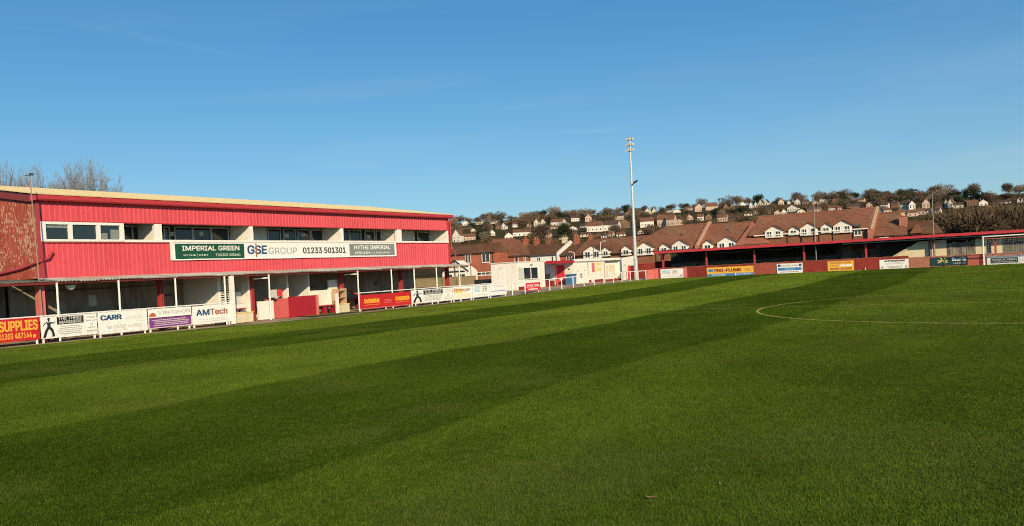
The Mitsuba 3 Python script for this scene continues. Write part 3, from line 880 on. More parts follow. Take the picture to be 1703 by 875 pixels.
# ---------------------------------------------------------------- white railing
RL = thing('railing', 'white tubular railing between the huts and the pitch', 'railing')
ry = [56.75, 58.7, 60.86, 62.81, 64.98, 67.13, 69.28, 71.39, 73.5, 75.69, 77.69, 79.77, 81.8, 83.88, 85.6]
for yy in ry:
    M().tube((XBD, yy, float(G(yy)) - .05), (XBD, yy, float(G(yy)) + .90), .04).part(RL, 'post', 'white_paint', smooth=40)
for a, b in zip([55.9] + ry[:-1], ry):
    M().tube((XBD, a, float(G(a)) + .92), (XBD, b, float(G(b)) + .92), .035).part(RL, 'rail', 'white_paint', smooth=40)
k = thing('railing_sign', 'red board with white lettering hung on the white railing', 'sign')
M().box(XBD + .04, XBD + .06, 58.75, 61.1, float(G(60)) + .14, float(G(60)) + .80).part(k, 'panel', 'bright_red')
text(k, 'lettering', 'white_paint', 'HYTHE TOWN', 'x', (XBD + .06, 58.95, .62), 1.95, .17)
small_print(k, 'white_paint', 'x', XBD + .06, 58.95, 60.9, .32, .52, 1, 2)
flat(k, 'rule', 'white_paint', 'x', XBD + .06, 58.9, 60.95, .56, .575)

# ---------------------------------------------------------------- huts beyond the stand
K1 = thing('white_hut', 'white painted hut with a serving window behind the railing', 'hut')
zg = .2
M().prism([(-42.7, 2.66), (-42.7, zg - .3), (-40, zg - .3), (-40, 2.72)], 'y', 65.8, 65.92).part(K1, 'end_wall', 'white_wall')
m = M().box(-40.12, -40, 65.92, 67.0, zg - .3, 2.74).box(-40.12, -40, 69.75, 70.95, zg - .3, 2.74).box(-40.12, -40, 67.0, 69.75, zg - .3, 1.18).box(-40.12, -40, 67.0, 69.75, 2.20, 2.74)
m.part(K1, 'front_wall', 'white_wall')
box(K1, 'back_wall', 'white_wall', -42.8, -42.7, 65.8, 71, zg - .3, 2.7)
box(K1, 'end_wall', 'white_wall', -42.7, -40.12, 70.83, 70.95, zg - .3, 2.70)
box(K1, 'roof', 'white_paint', -42.85, -39.93, 65.7, 71.0, 2.74, 2.80)
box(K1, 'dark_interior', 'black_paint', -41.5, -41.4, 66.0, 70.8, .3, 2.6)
w = M().box(-40.08, -40.03, 67.05, 67.12, 1.18, 2.20).box(-40.08, -40.03, 68.33, 68.43, 1.18, 2.2).box(-40.08, -40.03, 69.66, 69.73, 1.18, 2.2).part(K1, 'serving_window', 'white_paint')
for a, b in ((67.12, 68.33), (68.43, 69.66)):
    box(w, 'pane', 'dark_glass', -40.07, -40.05, a, b, 1.19, 2.19)
box(w, 'sill', 'white_paint', -40.0, -39.86, 67.0, 69.75, 1.13, 1.18)
box(K1, 'shutter', 'light_grey', -40.0, -39.95, 65.98, 66.98, 1.15, 2.25)
box(K1, 'hatch', 'dark_red_paint', -40.0, -39.97, 65.95, 67.1, zg, zg + .3)
box(K1, 'vent', 'light_grey', -41.95, -41.6, 65.77, 65.8, 2.2, 2.36)
box(K1, 'door', 'white_paint', -42.0, -41.3, 65.765, 65.80, .3, 2.1)
M().line([(-39.97, 70.2, 2.6), (-39.97, 70.2, .4)], .025, n=6).part(K1, 'conduit', 'light_grey')
M().box(-40.0, -39.86, 68.2, 68.5, 2.42, 2.55).part(K1, 'wall_lamp', 'mid_grey')
box(K1, 'plinth', 'mid_grey', -40.0, -39.98, 67.1, 70.95, zg - .05, zg + .12)
PA = thing('passage_roof', 'red flat roof bridging the gap between the two white huts', 'canopy')
box(PA, 'roof', 'red_paint', -43.2, -39.8, 71.0, 76.72, 2.60, 2.70)
box(PA, 'fascia', 'dugout_red', -39.8, -39.72, 70.9, 76.72, 2.48, 2.76)
box(PA, 'front_post', 'dugout_red', -40.0, -39.9, 73.0, 73.1, zg, 2.6)
box(PA, 'gate', 'dark_red_paint', -40.1, -40.04, 71.0, 72.9, zg + .02, .85)
box(PA, 'gate_top', 'black_paint', -40.6, -40.5, 71.0, 72.9, .86, 1.55)
K2 = thing('notice_hut', 'long white hut with noticeboards and a red end door', 'hut')
Yb = 76.8
m = M().box(-43.2, -40.0, Yb, Yb + .12, zg - .2, 2.66)
m.part(K2, 'end_wall', 'white_wall')
d = box(K2, 'door', 'bright_red', -41.85, -40.95, Yb - .04, Yb, zg, 2.3, label='red door in the end of the hut')
box(d, 'notice', 'white_paint', -41.55, -41.2, Yb - .05, Yb - .04, .75, 1.0)
box(K2, 'wall_vent', 'dark_grey', -40.55, -40.35, Yb - .03, Yb, 1.78, 1.95)
box(K2, 'front_wall', 'white_wall', -40.12, -40.0, Yb + .12, 84.45, zg - .2, 2.62)
box(K2, 'front_wall', 'white_wall', -40.12, -40.0, 88.5, 93.0, zg, 2.66)
box(K2, 'recess_wall', 'white_wall', -40.5, -40.4, 84.4, 88.6, zg, 2.6)
box(K2, 'recess_side', 'white_wall', -40.45, -40.1, 88.5, 88.6, zg, 2.6)
M().prism([(88.5, 2.66), (93.0, 2.66), (93.0, 3.05), (88.5, 2.78)], 'x', -40.12, -40.0).part(K2, 'raised_gable', 'white_wall')
box(K2, 'roof', 'grey_sheet', -43.4, -39.9, Yb - .05, 88.5, 2.62, 2.68)
box(K2, 'roof_fascia', 'white_paint', -39.9, -39.82, Yb - .1, 88.5, 2.60, 2.86)
box(K2, 'back_wall', 'white_wall', -43.4, -43.3, Yb, 93, zg, 2.66)
d = box(K2, 'panelled_door', 'white_paint', -40.4, -40.34, 84.8, 88.1, .55, 2.35)
for a, b, c, e in ((85.3, 85.9, .7, 2.05), (86.1, 86.9, 1.3, 2.1), (87.0, 87.6, .7, 2.05)):
    box(d, 'panel', 'cream_wall', -40.34, -40.325, a, b, c, e)
box(K2, 'step', 'dark_red_paint', -40.4, -39.6, 84.6, 88.4, zg - .1, .5)
for a, b, c, e, mt in ((81.2, 81.85, 1.42, 2.42, 'pink_red'), (82.3, 83.5, 1.5, 2.42, 'pale_yellow'), (77.65, 78.05, 1.55, 1.72, 'light_grey'), (79.2, 79.7, 1.6, 1.75, 'light_grey')):
    nb = box(K2, 'noticeboard', mt, -40.0, -39.97, a, b, c, e)
    if mt == 'pale_yellow':
        small_print(nb, 'white_board', 'x', -39.97, a + .1, b - .1, c + .28, e - .3, 4, 31)
M().tube((-40.0, 78.6, 1.12), (-39.97, 78.6, 1.12), .26, n=20).part(K2, 'round_sign', 'sign_grey')
for a, b in ((80.4, 80.9), (81.6, 83.9)):
    box(K2, 'hatch', 'dark_red_paint', -40.0, -39.97, a, b, .30, .60)
M().line([(-39.97, 77.2, 2.55), (-39.97, 80.2, 2.5), (-39.97, 80.25, 1.2)], .02, n=5).part(K2, 'cable', 'dark_grey')
M().line([(-39.95, 84.2, 2.55), (-39.95, 84.2, .35)], .035, n=6).part(K2, 'downpipe', 'mid_grey')
box(K2, 'noticeboard', 'light_grey', -40.0, -39.975, 89.4, 90.1, 1.9, 2.1)
k = thing('wheelie_bin', 'blue wheeled bin beside the red door of the hut', 'bin')
M().prism([(75.4, .25), (76.25, .25), (76.35, 1.25), (75.3, 1.25)], 'x', -40.1, -39.4).part(k, 'body', 'bin_blue')
M().prism([(75.25, 1.25), (76.4, 1.25), (76.3, 1.36), (75.35, 1.34)], 'x', -40.15, -39.33).part(k, 'lid', 'navy')
for yy in (75.5, 76.1):
    M().tube((-40.12, yy, .3), (-40.12, yy + .06, .3), .1, n=12).part(k, 'wheel', 'black_paint')
k = thing('litter_bin', 'grey cylindrical bin between the hut and the red cabinet', 'bin')
M().tube((-38.8, 86.8, .3), (-38.8, 86.8, 1.22), .27, .30, n=16).part(k, 'body', 'light_grey', smooth=40)
M().tube((-38.8, 86.8, 1.22), (-38.8, 86.8, 1.27), .32, n=16).part(k, 'rim', 'mid_grey', smooth=40)
k = thing('cabinet', 'bright red metal cabinet beside the floodlight mast', 'cabinet')
M().box(-38.2, -37.3, 86.5, 87.3, .3, 1.85).part(k, 'body', 'bright_red')
M().box(-38.22, -37.28, 86.48, 87.32, 1.85, 1.90).part(k, 'top', 'red_paint')
M().box(-38.1, -37.4, 86.48, 86.5, .42, 1.75).part(k, 'door', 'bright_red')
k = thing('crate', 'brown box between the grey bin and the red cabinet', 'box')
M().box(-38.7, -38.25, 87.6, 88.2, .3, 1.35).part(k, 'body', 'wood_pale')
M().box(-38.72, -38.23, 87.58, 88.22, 1.35, 1.39).part(k, 'lid', 'wood_brown')

# ---------------------------------------------------------------- floodlight mast
FL = thing('floodlight', 'tall pale steel floodlight mast with three tiers of lamps', 'floodlight')
fx, fy = -37.0, 86.0
M().tube((fx, fy, .2), (fx, fy, 2.6), .24, .23, n=16).tube((fx, fy, 2.6), (fx, fy, 8.5), .19, .16, n=16).tube((fx, fy, 8.5), (fx, fy, 15.6), .15, .09, n=16).part(FL, 'mast', 'galvanised', smooth=40)
M().box(fx - .3, fx + .3, fy - .3, fy + .3, .2, .26).part(FL, 'base_plate', 'mid_grey')
for tier, z in enumerate((14.52, 15.12, 15.72)):
    c = M().tube((fx - .38, fy - .1, z - .14), (fx + .38, fy - .1, z - .14), .03).tube((fx, fy, z - .14), (fx, fy - .1, z - .14), .05).part(FL, 'crossarm', 'lamp_metal')
    for i, (dx, rot) in enumerate(((-.36, -.7), (-.12, -.1), (.12, .3), (.36, .8))):
        dirv = np.array([.5 + .5 * rot, -.8, -.35])
        dirv /= np.linalg.norm(dirv)
        p = np.array([fx + dx, fy - .14 + .06 * (i % 2), z + .03 * (i % 2)])
        l = M().tube(p - dirv * .10, p + dirv * .09, .07, .15, n=12).part(c, 'lamp', 'dark_grey' if (i + tier) % 2 else 'lamp_metal', smooth=40)
        M().tube(p + dirv * .091, p + dirv * .10, .135, .135, n=12).part(c, 'lens', 'lamp_glass')
M().box(fx + .05, fx + .75, fy - .35, fy + .25, 10.78, 10.84).part(FL, 'solar_panel', 'black_paint')
s_ = scene[f'{FL}__solar_panel']
"""tilt the panel about its near edge"""
s_['to_world'] = T().translate([fx, fy, 10.8]).rotate([0, 1, 0], -24).rotate([1, 0, 0], 30).translate([-fx, -fy, -10.8])
M().tube((fx, fy, 10.7), (fx + .25, fy, 10.85), .03).part(FL, 'panel_arm', 'dark_grey')
"""
"""
# ---------------------------------------------------------------- end terrace behind the far goal
ET = thing('covered_terrace', 'long low covered terrace with red roof edge and red posts behind the far goal', 'covered terrace')
YE = 85.5
M().prism([(YE - .02, 3.20), (YE - .02, 3.26), (93.6, 2.98), (93.6, 2.92)], 'x', -34.6, 22).part(ET, 'roof', 'dark_sheet')
x = -34.6
while x < 22:
    box(ET, 'roof_edge', 'red_fascia', x, min(x + 5.02, 22), YE - .10, YE - .02, 3.02, 3.27)
    x += 5.03
box(ET, 'gutter', 'mid_grey', -15.5, 22, YE + .25, YE + .33, 2.86, 2.94)
for xx in (-34.06, -29.2, -24.16, -19.25, -13.51, -7.66, -2.77, 2.2, 7.1, 12.0):
    k = M().box(xx - .09, xx + .09, 86.5, 86.7, .3, 3.05).part(ET, 'post', 'red_paint')
    M().tube((xx, 86.6, 2.5), (xx, 87.3, 3.02), .04).part(k, 'brace', 'dark_red_paint')
for a, b in ((-29.2, -24.16), (-24.16, -19.25), (-7.66, -2.77)):
    p = [(a + (b - a) * t, 86.55, 2.98 - .5 * 4 * t * (1 - t) * .55) for t in np.linspace(0, 1, 9)]
    M().line(p, .012, n=4).part(ET, 'hanging_cable', 'mid_grey')
x = -35.6
while x < -17.5:
    ribbed(ET, 'back_sheet', 'y', 93.0, x, min(x + 1.5, -17.4), 1.95, 3.05, 'dark_sheet', pitch=.3, depth=.04)
    ribbed(ET, 'lower_back_sheet', 'y', 93.0, x, min(x + 1.5, -17.4), .3, 1.85, 'grey_sheet', pitch=.3, depth=.03)
    x += 1.5
box(ET, 'back_rail', 'black_paint', -35.6, -17.4, 92.85, 92.95, 1.85, 1.95)
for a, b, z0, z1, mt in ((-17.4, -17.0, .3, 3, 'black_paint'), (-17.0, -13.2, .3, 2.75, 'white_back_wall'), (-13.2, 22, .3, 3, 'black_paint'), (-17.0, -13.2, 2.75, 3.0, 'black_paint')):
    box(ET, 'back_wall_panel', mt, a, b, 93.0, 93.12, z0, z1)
M().prism([(-10.95, .3), (-8.2, .3), (-8.2, 2.75), (-9.0, 2.75), (-11.2, 1.35)], 'y', 87.1, 87.25).part(ET, 'kiosk_wall', 'cream_wall')  # slanted left edge is shaped to stand in for a diagonal shadow
for a, b, z1, mt in ((-8.2, -7.92, 2.8, 'grey_boards'), (-7.92, -6.68, 2.75, 'cream_wall'), (-4.36, -3.42, 2.7, 'cream_wall'), (-3.42, -3.14, 2.8, 'grey_boards'), (-3.14, -2.25, 2.7, 'cream_wall'), (-2.25, 22, 2.8, 'grey_sheet')):
    box(ET, 'kiosk_wall', mt, a, b, 87.1 + (.05 if mt == 'grey_boards' else 0), 87.25, .3, z1)
x = -6.64
r4 = random.Random(8)
while x < -4.45:
    w_ = r4.uniform(.16, .3)
    M().box(x, min(x + w_ - .02, -4.40), 87.05 + r4.uniform(-.05, .03), 87.2, .3, 2.5 + r4.uniform(-.15, .15)).part(ET, 'grey_plank', 'grey_boards')
    x += w_
for xx in (-15.6, -14.75):
    d = box(ET, 'door', 'black_paint', xx, xx + .55, 92.93, 93.0, .35, 2.2)
    box(d, 'door_glass', 'mid_grey', xx + .18, xx + .36, 92.92, 92.93, 1.4, 1.7)
box(ET, 'door_sign', 'maroon', -15.9, -13.6, 92.9, 93.0, 2.3, 2.75)
box(ET, 'end_wall', 'dark_red_paint', -35.7, -35.6, 88.2, 93.0, .3, 2.2)
M().tube((-12.0, 87.0, 1.0), (-9.75, 86.95, 2.25), .075).part(ET, 'lit_strip', 'cream_wall')  # cream tube standing in for the sunlit strip along that diagonal
for xx in (-33.4, -28.3, -22.6, -13.0):
    M().box(xx - .05, xx + .05, 88.0, 88.1, .3, 1.75).part(ET, 'barrier_post', 'red_paint')
M().tube((-33.3, 86.45, 3.02), (-33.1, 86.35, 2.92), .12, .16, n=10).part(ET, 'spot_lamp', 'white_paint')

RW = thing('side_wall', 'dark red wall in shade beside the left end of the covered terrace', 'wall')
M().box(-44, -35.75, 94.0, 94.2, 0, 2.0).part(RW, 'wall', 'brick_red_paint')
M().box(-44, -35.75, 93.95, 94.25, 2.0, 2.06).part(RW, 'coping', 'red_paint')

PW = thing('perimeter_wall', 'low red painted brick wall behind the far goal line', 'wall')
cuts = [(-34.9, -31.5, 'brick_red_paint'), (-31.5, -29.05, 'brick_red_dark'), (-29.05, -24.15, 'brick_red_dark'), (-24.15, -21.8, 'brick_red_worn'), (-21.8, -19.3, 'brick_red_paint'), (-19.3, -16.95, 'brick_red_paint'),
        (-16.95, -14.55, 'brick_red_worn'), (-14.55, -12.25, 'brick_red_paint'), (-12.25, -9.8, 'brick_red_paint'), (-9.8, -7.95, 'brick_pink'), (-7.95, -4.95, 'brick_pink'), (-4.95, -4.05, 'orange_red'), (-4.05, -3.7, 'dark_red_paint'), (-3.7, 22, 'brick_pink')]
for i, (a, b, mt) in enumerate(cuts):
    box(PW, 'wall_section', mt, a + .006, b - .006, 86.0 + .004 * (i % 2), 86.2, .2, 1.42 + .012 * (i % 3) - (.12 if a > -10 else 0))
    if a < -10:
        box(PW, 'coping', 'brick_pink', a + .006, b - .006, 85.97, 86.23, 1.445, 1.475)
for a in (-34.6, -31.35):
    box(PW, 'pilaster', 'pink_red', a - .16, a + .16, 85.86, 85.99, .25, 1.40)
M().box(-34.95, -34.8, 84.0, 86.0, .2, 1.35).part(PW, 'return_wall', 'pink_red')
for a in (-26, -13.5, -5.3):
    M().tube((a, 85.8, .2), (a, 85.8, .55 if a < -6 else 1.1), .035, n=8).part(PW, 'short_post', 'white_paint' if a < -6 else 'black_paint')


def wboard(label, a, b, za, zb, bsdf='white_board'):
    k = thing('advertising_board', label, 'advertising board')
    M().box(a, b, 85.93, 85.96, za, zb).part(k, 'panel', bsdf)
    m = M()
    for t in (a + .1, b - .1):
        m.box(t - .03, t + .03, 85.962, 85.995, za, zb)
    m.part(k, 'fixing_batten', 'mid_grey')
    return k


P = 85.93
k = wboard('white board with pale blue block and JER, at the left end of the far wall', -34.15, -31.5, .34, 1.33)
m = M()
for i in range(4):
    m.box(-34.0, -33.1, P - .006, P, .82 + i * .1, .88 + i * .1)
m.part(k, 'blue_bars', 'sky_blue')
text(k, 'lettering', 'sign_grey', 'JER', 'y', (-32.85, P, .80), .62, .36)
flat(k, 'square_mark', 'mid_grey', 'y', P, -31.95, -31.72, .48, .64)
small_print(k, 'light_grey', 'y', P, -33.9, -31.9, .45, .62, 1, 21)
k = wboard('wide yellow and blue board reading PRO-PLUMB on the far wall', -29.02, -24.15, .27, 1.25, 'board_yellow')
text(k, 'lettering', 'maroon', 'PRO-PLUMB', 'y', (-28.2, P, .74), 2.75, .32, heavy=.035)
g = flat(k, 'blue_band', 'blue', 'y', P, -29.0, -24.17, .28, .58)
text(g, 'lettering', 'white_paint', '01303 267088', 'y', (-28.5, P - .006, .38), 1.4, .14)
text(g, 'lettering', 'white_paint', 'www.pro-plumb.net', 'y', (-26.2, P - .006, .38), 1.8, .13)
poly_flat(k, 'emblem', 'blue', 'y', P, affinity.scale(Point(-28.6, .93).buffer(.22), 1.3, .75))
small_print(k, 'brown_letter', 'y', P, -25.1, -24.4, .72, 1.05, 3, 22)
k = wboard('white board with a blue band between two red stretches of the far wall', -21.8, -19.3, .32, 1.30)
text(k, 'lettering', 'dark_grey', 'FOLKESTONE', 'y', (-21.45, P, 1.02), .95, .14)
text(k, 'lettering', 'dark_grey', 'GLASS', 'y', (-20.35, P, 1.02), .6, .14)
g = flat(k, 'blue_band', 'blue', 'y', P, -21.7, -19.4, .60, .88)
small_print(g, 'sky_blue', 'y', P - .006, -21.1, -20.0, .65, .85, 2, 23)
for a in (-21.7, -19.65):
    flat(k, 'corner_mark', 'navy', 'y', P, a, a + .25, .98, 1.22)
small_print(k, 'dark_grey', 'y', P, -21.6, -19.5, .40, .52, 1, 24)
k = wboard('yellow board reading FOLKESTONE TAXI with a phone number', -16.95, -14.55, .35, 1.28, 'board_yellow')
text(k, 'lettering', 'maroon', 'FOLKESTONE', 'y', (-16.75, P, 1.04), 1.9, .16)
text(k, 'lettering', 'orange_red', 'TAXIS', 'y', (-16.7, P, .78), .75, .16)
flat(k, 'white_strip', 'white_paint', 'y', P, -15.8, -14.7, .76, .94)
text(k, 'lettering', 'maroon', '01303 252000', 'y', (-16.75, P, .44), 2.0, .20, heavy=.02)
k = wboard('white board reading JOHNSONS in black', -12.28, -9.78, .30, 1.20)
text(k, 'lettering', 'black_paint', 'JOHNSONS', 'y', (-11.9, P, .98), 1.8, .15, heavy=.03)
small_print(k, 'mid_grey', 'y', P, -11.8, -10.2, .74, .92, 2, 25)
small_print(k, 'dark_grey', 'y', P, -11.75, -10.3, .40, .62, 2, 26)
for a in (-12.05, -10.0):
    poly_flat(k, 'ring_mark', 'dark_grey', 'y', P, Point(a, .48).buffer(.11).difference(Point(a, .48).buffer(.06)))
k = wboard('dark teal board with a gold leaf emblem and the letters Bostik', -7.95, -4.95, .42, 1.19, 'dark_teal')
leaf = union_all([affinity.rotate(affinity.scale(Point(-6.95 + .26 * math.cos(math.radians(a_)), .80 + .18 * math.sin(math.radians(a_))).buffer(.075), 2.6, .8), a_) for a_ in (-60, -20, 20, 60, 110, 160, 200)])
poly_flat(k, 'leaf_emblem', 'leaf_gold', 'y', P, leaf)
text(k, 'lettering', 'white_paint', 'Bostik', 'y', (-6.2, P, .78), 1.12, .29, heavy=.025)
text(k, 'lettering', 'light_grey', 'LEAGUE', 'y', (-6.1, P, .54), .95, .12)
k = wboard('white board with a dark teal panel of white letters beside the goal', -3.45, -.95, .30, 1.04)
g = flat(k, 'teal_panel', 'dark_teal', 'y', P, -3.18, -1.08, .42, .90)
text(g, 'lettering', 'light_grey', 'IMPERIAL GREEN', 'y', (-3.05, P - .006, .66), 1.85, .13)
small_print(g, 'light_grey', 'y', P - .006, -3.0, -1.2, .48, .58, 1, 27)
k = wboard('white board at the right edge of the picture, seen through the goal net', -.93, 2.6, .30, 1.05)
text(k, 'lettering', 'mid_grey', 'GROUP', 'y', (-.8, P, .52), 1.6, .26, bold=False)

# ---------------------------------------------------------------- far goal
GL = thing('goal', 'white football goal with a net at the far end of the pitch', 'goal')
ga, gb, gz = CX - 3.72, CX + 3.72, .35
for nm, p0, p1 in (('post', (ga, GY, gz), (ga, GY, gz + 2.44)), ('post', (gb, GY, gz), (gb, GY, gz + 2.44)), ('crossbar', (ga - .06, GY, gz + 2.44), (gb + .06, GY, gz + 2.44))):
    M().tube(p0, p1, .052, n=12).part(GL, nm, 'white_paint', smooth=40)
for xx in (ga, gb):
    M().line([(xx, GY, gz + 2.4), (xx, GY + .8, gz + 2.25), (xx, GY + 2.0, gz + .05), (xx, GY, gz + .04)], .022, n=5).part(GL, 'net_stay', 'white_paint')
M().tube((ga, GY + .8, gz + 2.25), (gb, GY + .8, gz + 2.25), .02).part(GL, 'net_bar', 'pink_red')
nt = M()
for i in range(41):
    xx = ga + (gb - ga) * i / 40
    nt.line([(xx, GY, gz + 2.4), (xx, GY + .8, gz + 2.22), (xx, GY + 2.0, gz + .05)], .0045, n=3)
for i in range(16):
    t = i / 15
    p = (GY + .8 + 1.2 * t, gz + 2.22 - 2.17 * t)
    nt.tube((ga, *p), (gb, *p), .0045, n=3)
for xx in (ga, gb):
    for i in range(12):
        z = gz + .1 + i * .19
        nt.tube((xx, GY, z), (xx, GY + .8 + 1.2 * (1 - (z - gz) / 2.2), z), .0045, n=3)
nt.part(GL, 'net', 'net_cord')
for xx, z, lab, yy in ((-18.07, 7.84, 'slim grey lighting column rising in front of the covered terrace, left of the doors', 86.4), (-7.62, 7.0, 'slim grey lighting column rising from the terrace post right of the JOHNSONS board', 86.35)):
    k = thing('lighting_column', lab, 'lamp post')
    M().tube((xx, yy, .3), (xx, yy, z), .045, .025, n=8).part(k, 'shaft', 'mid_grey', smooth=40)
    M().box(xx - .22, xx + .22, yy - .05, yy + .05, z - .02, z + .06).part(k, 'lamp_head', 'dark_grey')

# ---------------------------------------------------------------- houses behind the ground


def window(parent, face, at, u0, u1, z0, z1, lights=2, frame='white_paint', glass='house_glass', d=.05):
    """frame proud of the wall with panes set in it"""
    t = .09
    m = M()
    us = np.linspace(u0, u1, lights + 1)
    put = (lambda a, b, c, e, o: m.box(a, b, at - o, at + .02, c, e)) if face == 'y' else (lambda a, b, c, e, o: m.box(at - .02, at + o, a, b, c, e))
    put(u0, u1, z0 - .05, z0 + t, d + .02)
    put(u0, u1, z1 - t, z1, d)
    for i, u in enumerate(us):
        a, b = (u, u + t) if i == 0 else (u - t, u) if i == lights else (u - t / 2, u + t / 2)
        put(a, b, z0 + t, z1 - t, d)
    k = m.part(parent, 'window', frame)
    for i in range(lights):
        a = us[i] + (t if i == 0 else t / 2)
        b = us[i + 1] - (t if i == lights - 1 else t / 2)
        if face == 'y':
            box(k, 'pane', glass, a, b, at - d * .4, at - .002, z0 + t, z1 - t)
        else:
            box(k, 'pane', glass, at + .002, at + d * .4, a, b, z0 + t, z1 - t)
    return k


def pitched(parent, x0, x1, ya, za, yr, zr, yb, bsdf, t=.12, hipl=0, hipr=0):
    """roof with ridge along x from eaves (ya,za) over (yr,zr) to yb, ends hipped by hipl/hipr metres"""
    v = [[x0, ya, za], [x1, ya, za], [x1 - hipr, yr, zr], [x0 + hipl, yr, zr], [x1, yb, za], [x0, yb, za]]
    v = np.array(v + [[p[0], p[1], p[2] - t] for p in v])
    f = [[0, 1, 2], [0, 2, 3], [3, 2, 4], [3, 4, 5], [1, 4, 2], [0, 3, 5]]
    f += [[c + 6, b + 6, a + 6] for a, b, c in f]
    f += [[0, 6, 7], [0, 7, 1], [4, 10, 11], [4, 11, 5]]
    k = M().raw(v, f).part(parent, 'roof', bsdf)
    M().tube((x0 + hipl, yr, zr + .02), (x1 - hipr, yr, zr + .02), .10, n=6).part(k, 'ridge_tiles', bsdf)
    return k


def gutter(parent, x0, x1, y, z, bsdf='dark_grey'):
    box(parent, 'gutter', bsdf, x0, x1, y - .12, y, z - .16, z - .04)


def chimney(parent, x, y, z0, z1, bsdf, w=.5, pots=2):
    k = M().box(x - w, x + w, y - .3, y + .3, z0, z1).box(x - w - .06, x + w + .06, y - .36, y + .36, z1 - .22, z1 - .08).part(parent, 'chimney', bsdf)
    for i in range(pots):
        px_ = x + (i - (pots - 1) / 2) * .4
        M().tube((px_, y, z1), (px_, y, z1 + .35), .11, .09, n=8).part(k, 'chimney_pot', 'orange_red')
    return k


# narrow red brick rear wing nearest the stand
A = thing('brick_house', 'plain red brick house wing beside the end of the red stand, with two white windows', 'house')
M().prism([(112, -.2), (115.8, -.2), (115.8, 5.3), (113.9, 6.5), (112, 5.3)], 'x', -72.1, -71.95).part(A, 'gable_wall', 'brick_orange')
M().box(-82, -72.1, 112, 112.2, -.2, 5.3).box(-82, -72.1, 115.6, 115.8, -.2, 5.3).part(A, 'wall', 'brick_orange')
pitched(A, -82.2, -71.85, 111.75, 5.22, 113.9, 6.58, 116.05, 'tile_brown')
gutter(A, -82.2, -71.95, 111.8, 5.2, 'black_paint')
window(A, 'y', 112, -77.7, -76.55, 3.6, 5.0)
window(A, 'y', 112, -74.45, -72.95, 3.55, 5.0)
window(A, 'y', 112, -79.35, -76.6, 1.5, 2.15, 3)
window(A, 'y', 112, -75.55, -72.2, 1.55, 2.1, 4)
M().line([(-72.3, 111.85, 5.2), (-72.3, 111.85, .2)], .06).part(A, 'downpipe', 'black_paint')
M().tube((-76.1, 111.9, 2.75), (-76.05, 111.5, 2.8), .1, .3, n=12).part(A, 'satellite_dish', 'mid_grey')
B = thing('brick_house', 'taller red brick house whose tiled roof is hipped at its right end', 'house')
M().box(-79, -68.05, 116, 116.2, -.2, 4.6).box(-68.25, -68.05, 116.2, 124, -.2, 4.6).part(B, 'wall', 'brick_orange')
pitched(B, -79.5, -67.9, 115.75, 4.5, 120, 7.4, 124.2, 'tile_dark', hipl=2.2, hipr=5.3)
gutter(B, -72, -67.9, 115.8, 4.5)
window(B, 'y', 116, -70.8, -70.1, 3.3, 4.4, 1)
window(B, 'y', 116, -69.1, -68.7, 3.3, 4.4, 1)
C = thing('white_house', 'white rendered house with a brown tiled roof and a tall white gable', 'house')
M().box(-68.0, -62.9, 116, 116.2, -.2, 4.4).part(C, 'wall', 'white_wall')
pitched(C, -72.0, -62.8, 115.75, 4.35, 120, 6.05, 124.2, 'tile_brown')
M().prism([(115.6, -.2), (124.4, -.2), (124.4, 4.5), (120, 6.35), (115.6, 4.5)], 'x', -62.9, -62.55).part(C, 'gable_wall', 'white_wall')
window(C, 'y', 116, -66.7, -66.0, 3.1, 4.0, 2)
window(C, 'y', 116, -64.1, -63.65, 3.15, 4.05, 1)
gutter(C, -68.0, -62.95, 115.8, 4.32)
M().line([(-67.9, 115.9, 4.3), (-67.9, 115.9, .2)], .05).part(C, 'downpipe', 'black_paint')
for xx, z1, mt, px_ in ((-71.06, 7.15, 'brick_orange', 1), (-69.0, 7.0, 'brick_orange', 2), (-66.75, 7.0, 'brick_brown', 1), (-63.8, 6.9, 'cream_wall', 2)):
    chimney(C, xx, 120.2, 5.4, z1, mt, .35, px_)
D = thing('brick_house', 'small brick house with a brown roof right of the white gable', 'house')
M().box(-62.5, -58.6, 116, 116.2, -.2, 4.2).part(D, 'wall', 'brick_orange')
M().prism([(116.2, -.2), (124, -.2), (124, 4.2), (120, 5.6), (116.2, 4.2)], 'x', -58.8, -58.6).part(D, 'gable_wall', 'brick_orange')
pitched(D, -62.5, -58.4, 115.75, 4.12, 120, 5.75, 124.2, 'tile_brown')
window(D, 'y', 116, -61.4, -60.5, 3.0, 3.95, 2)
gutter(D, -62.5, -58.4, 115.8, 4.1)
chimney(D, -61.6, 120.2, 5.3, 6.95, 'brick_orange', .4, 2)
chimney(D, -59.15, 120.2, 5.3, 7.0, 'brick_orange', .3, 1)


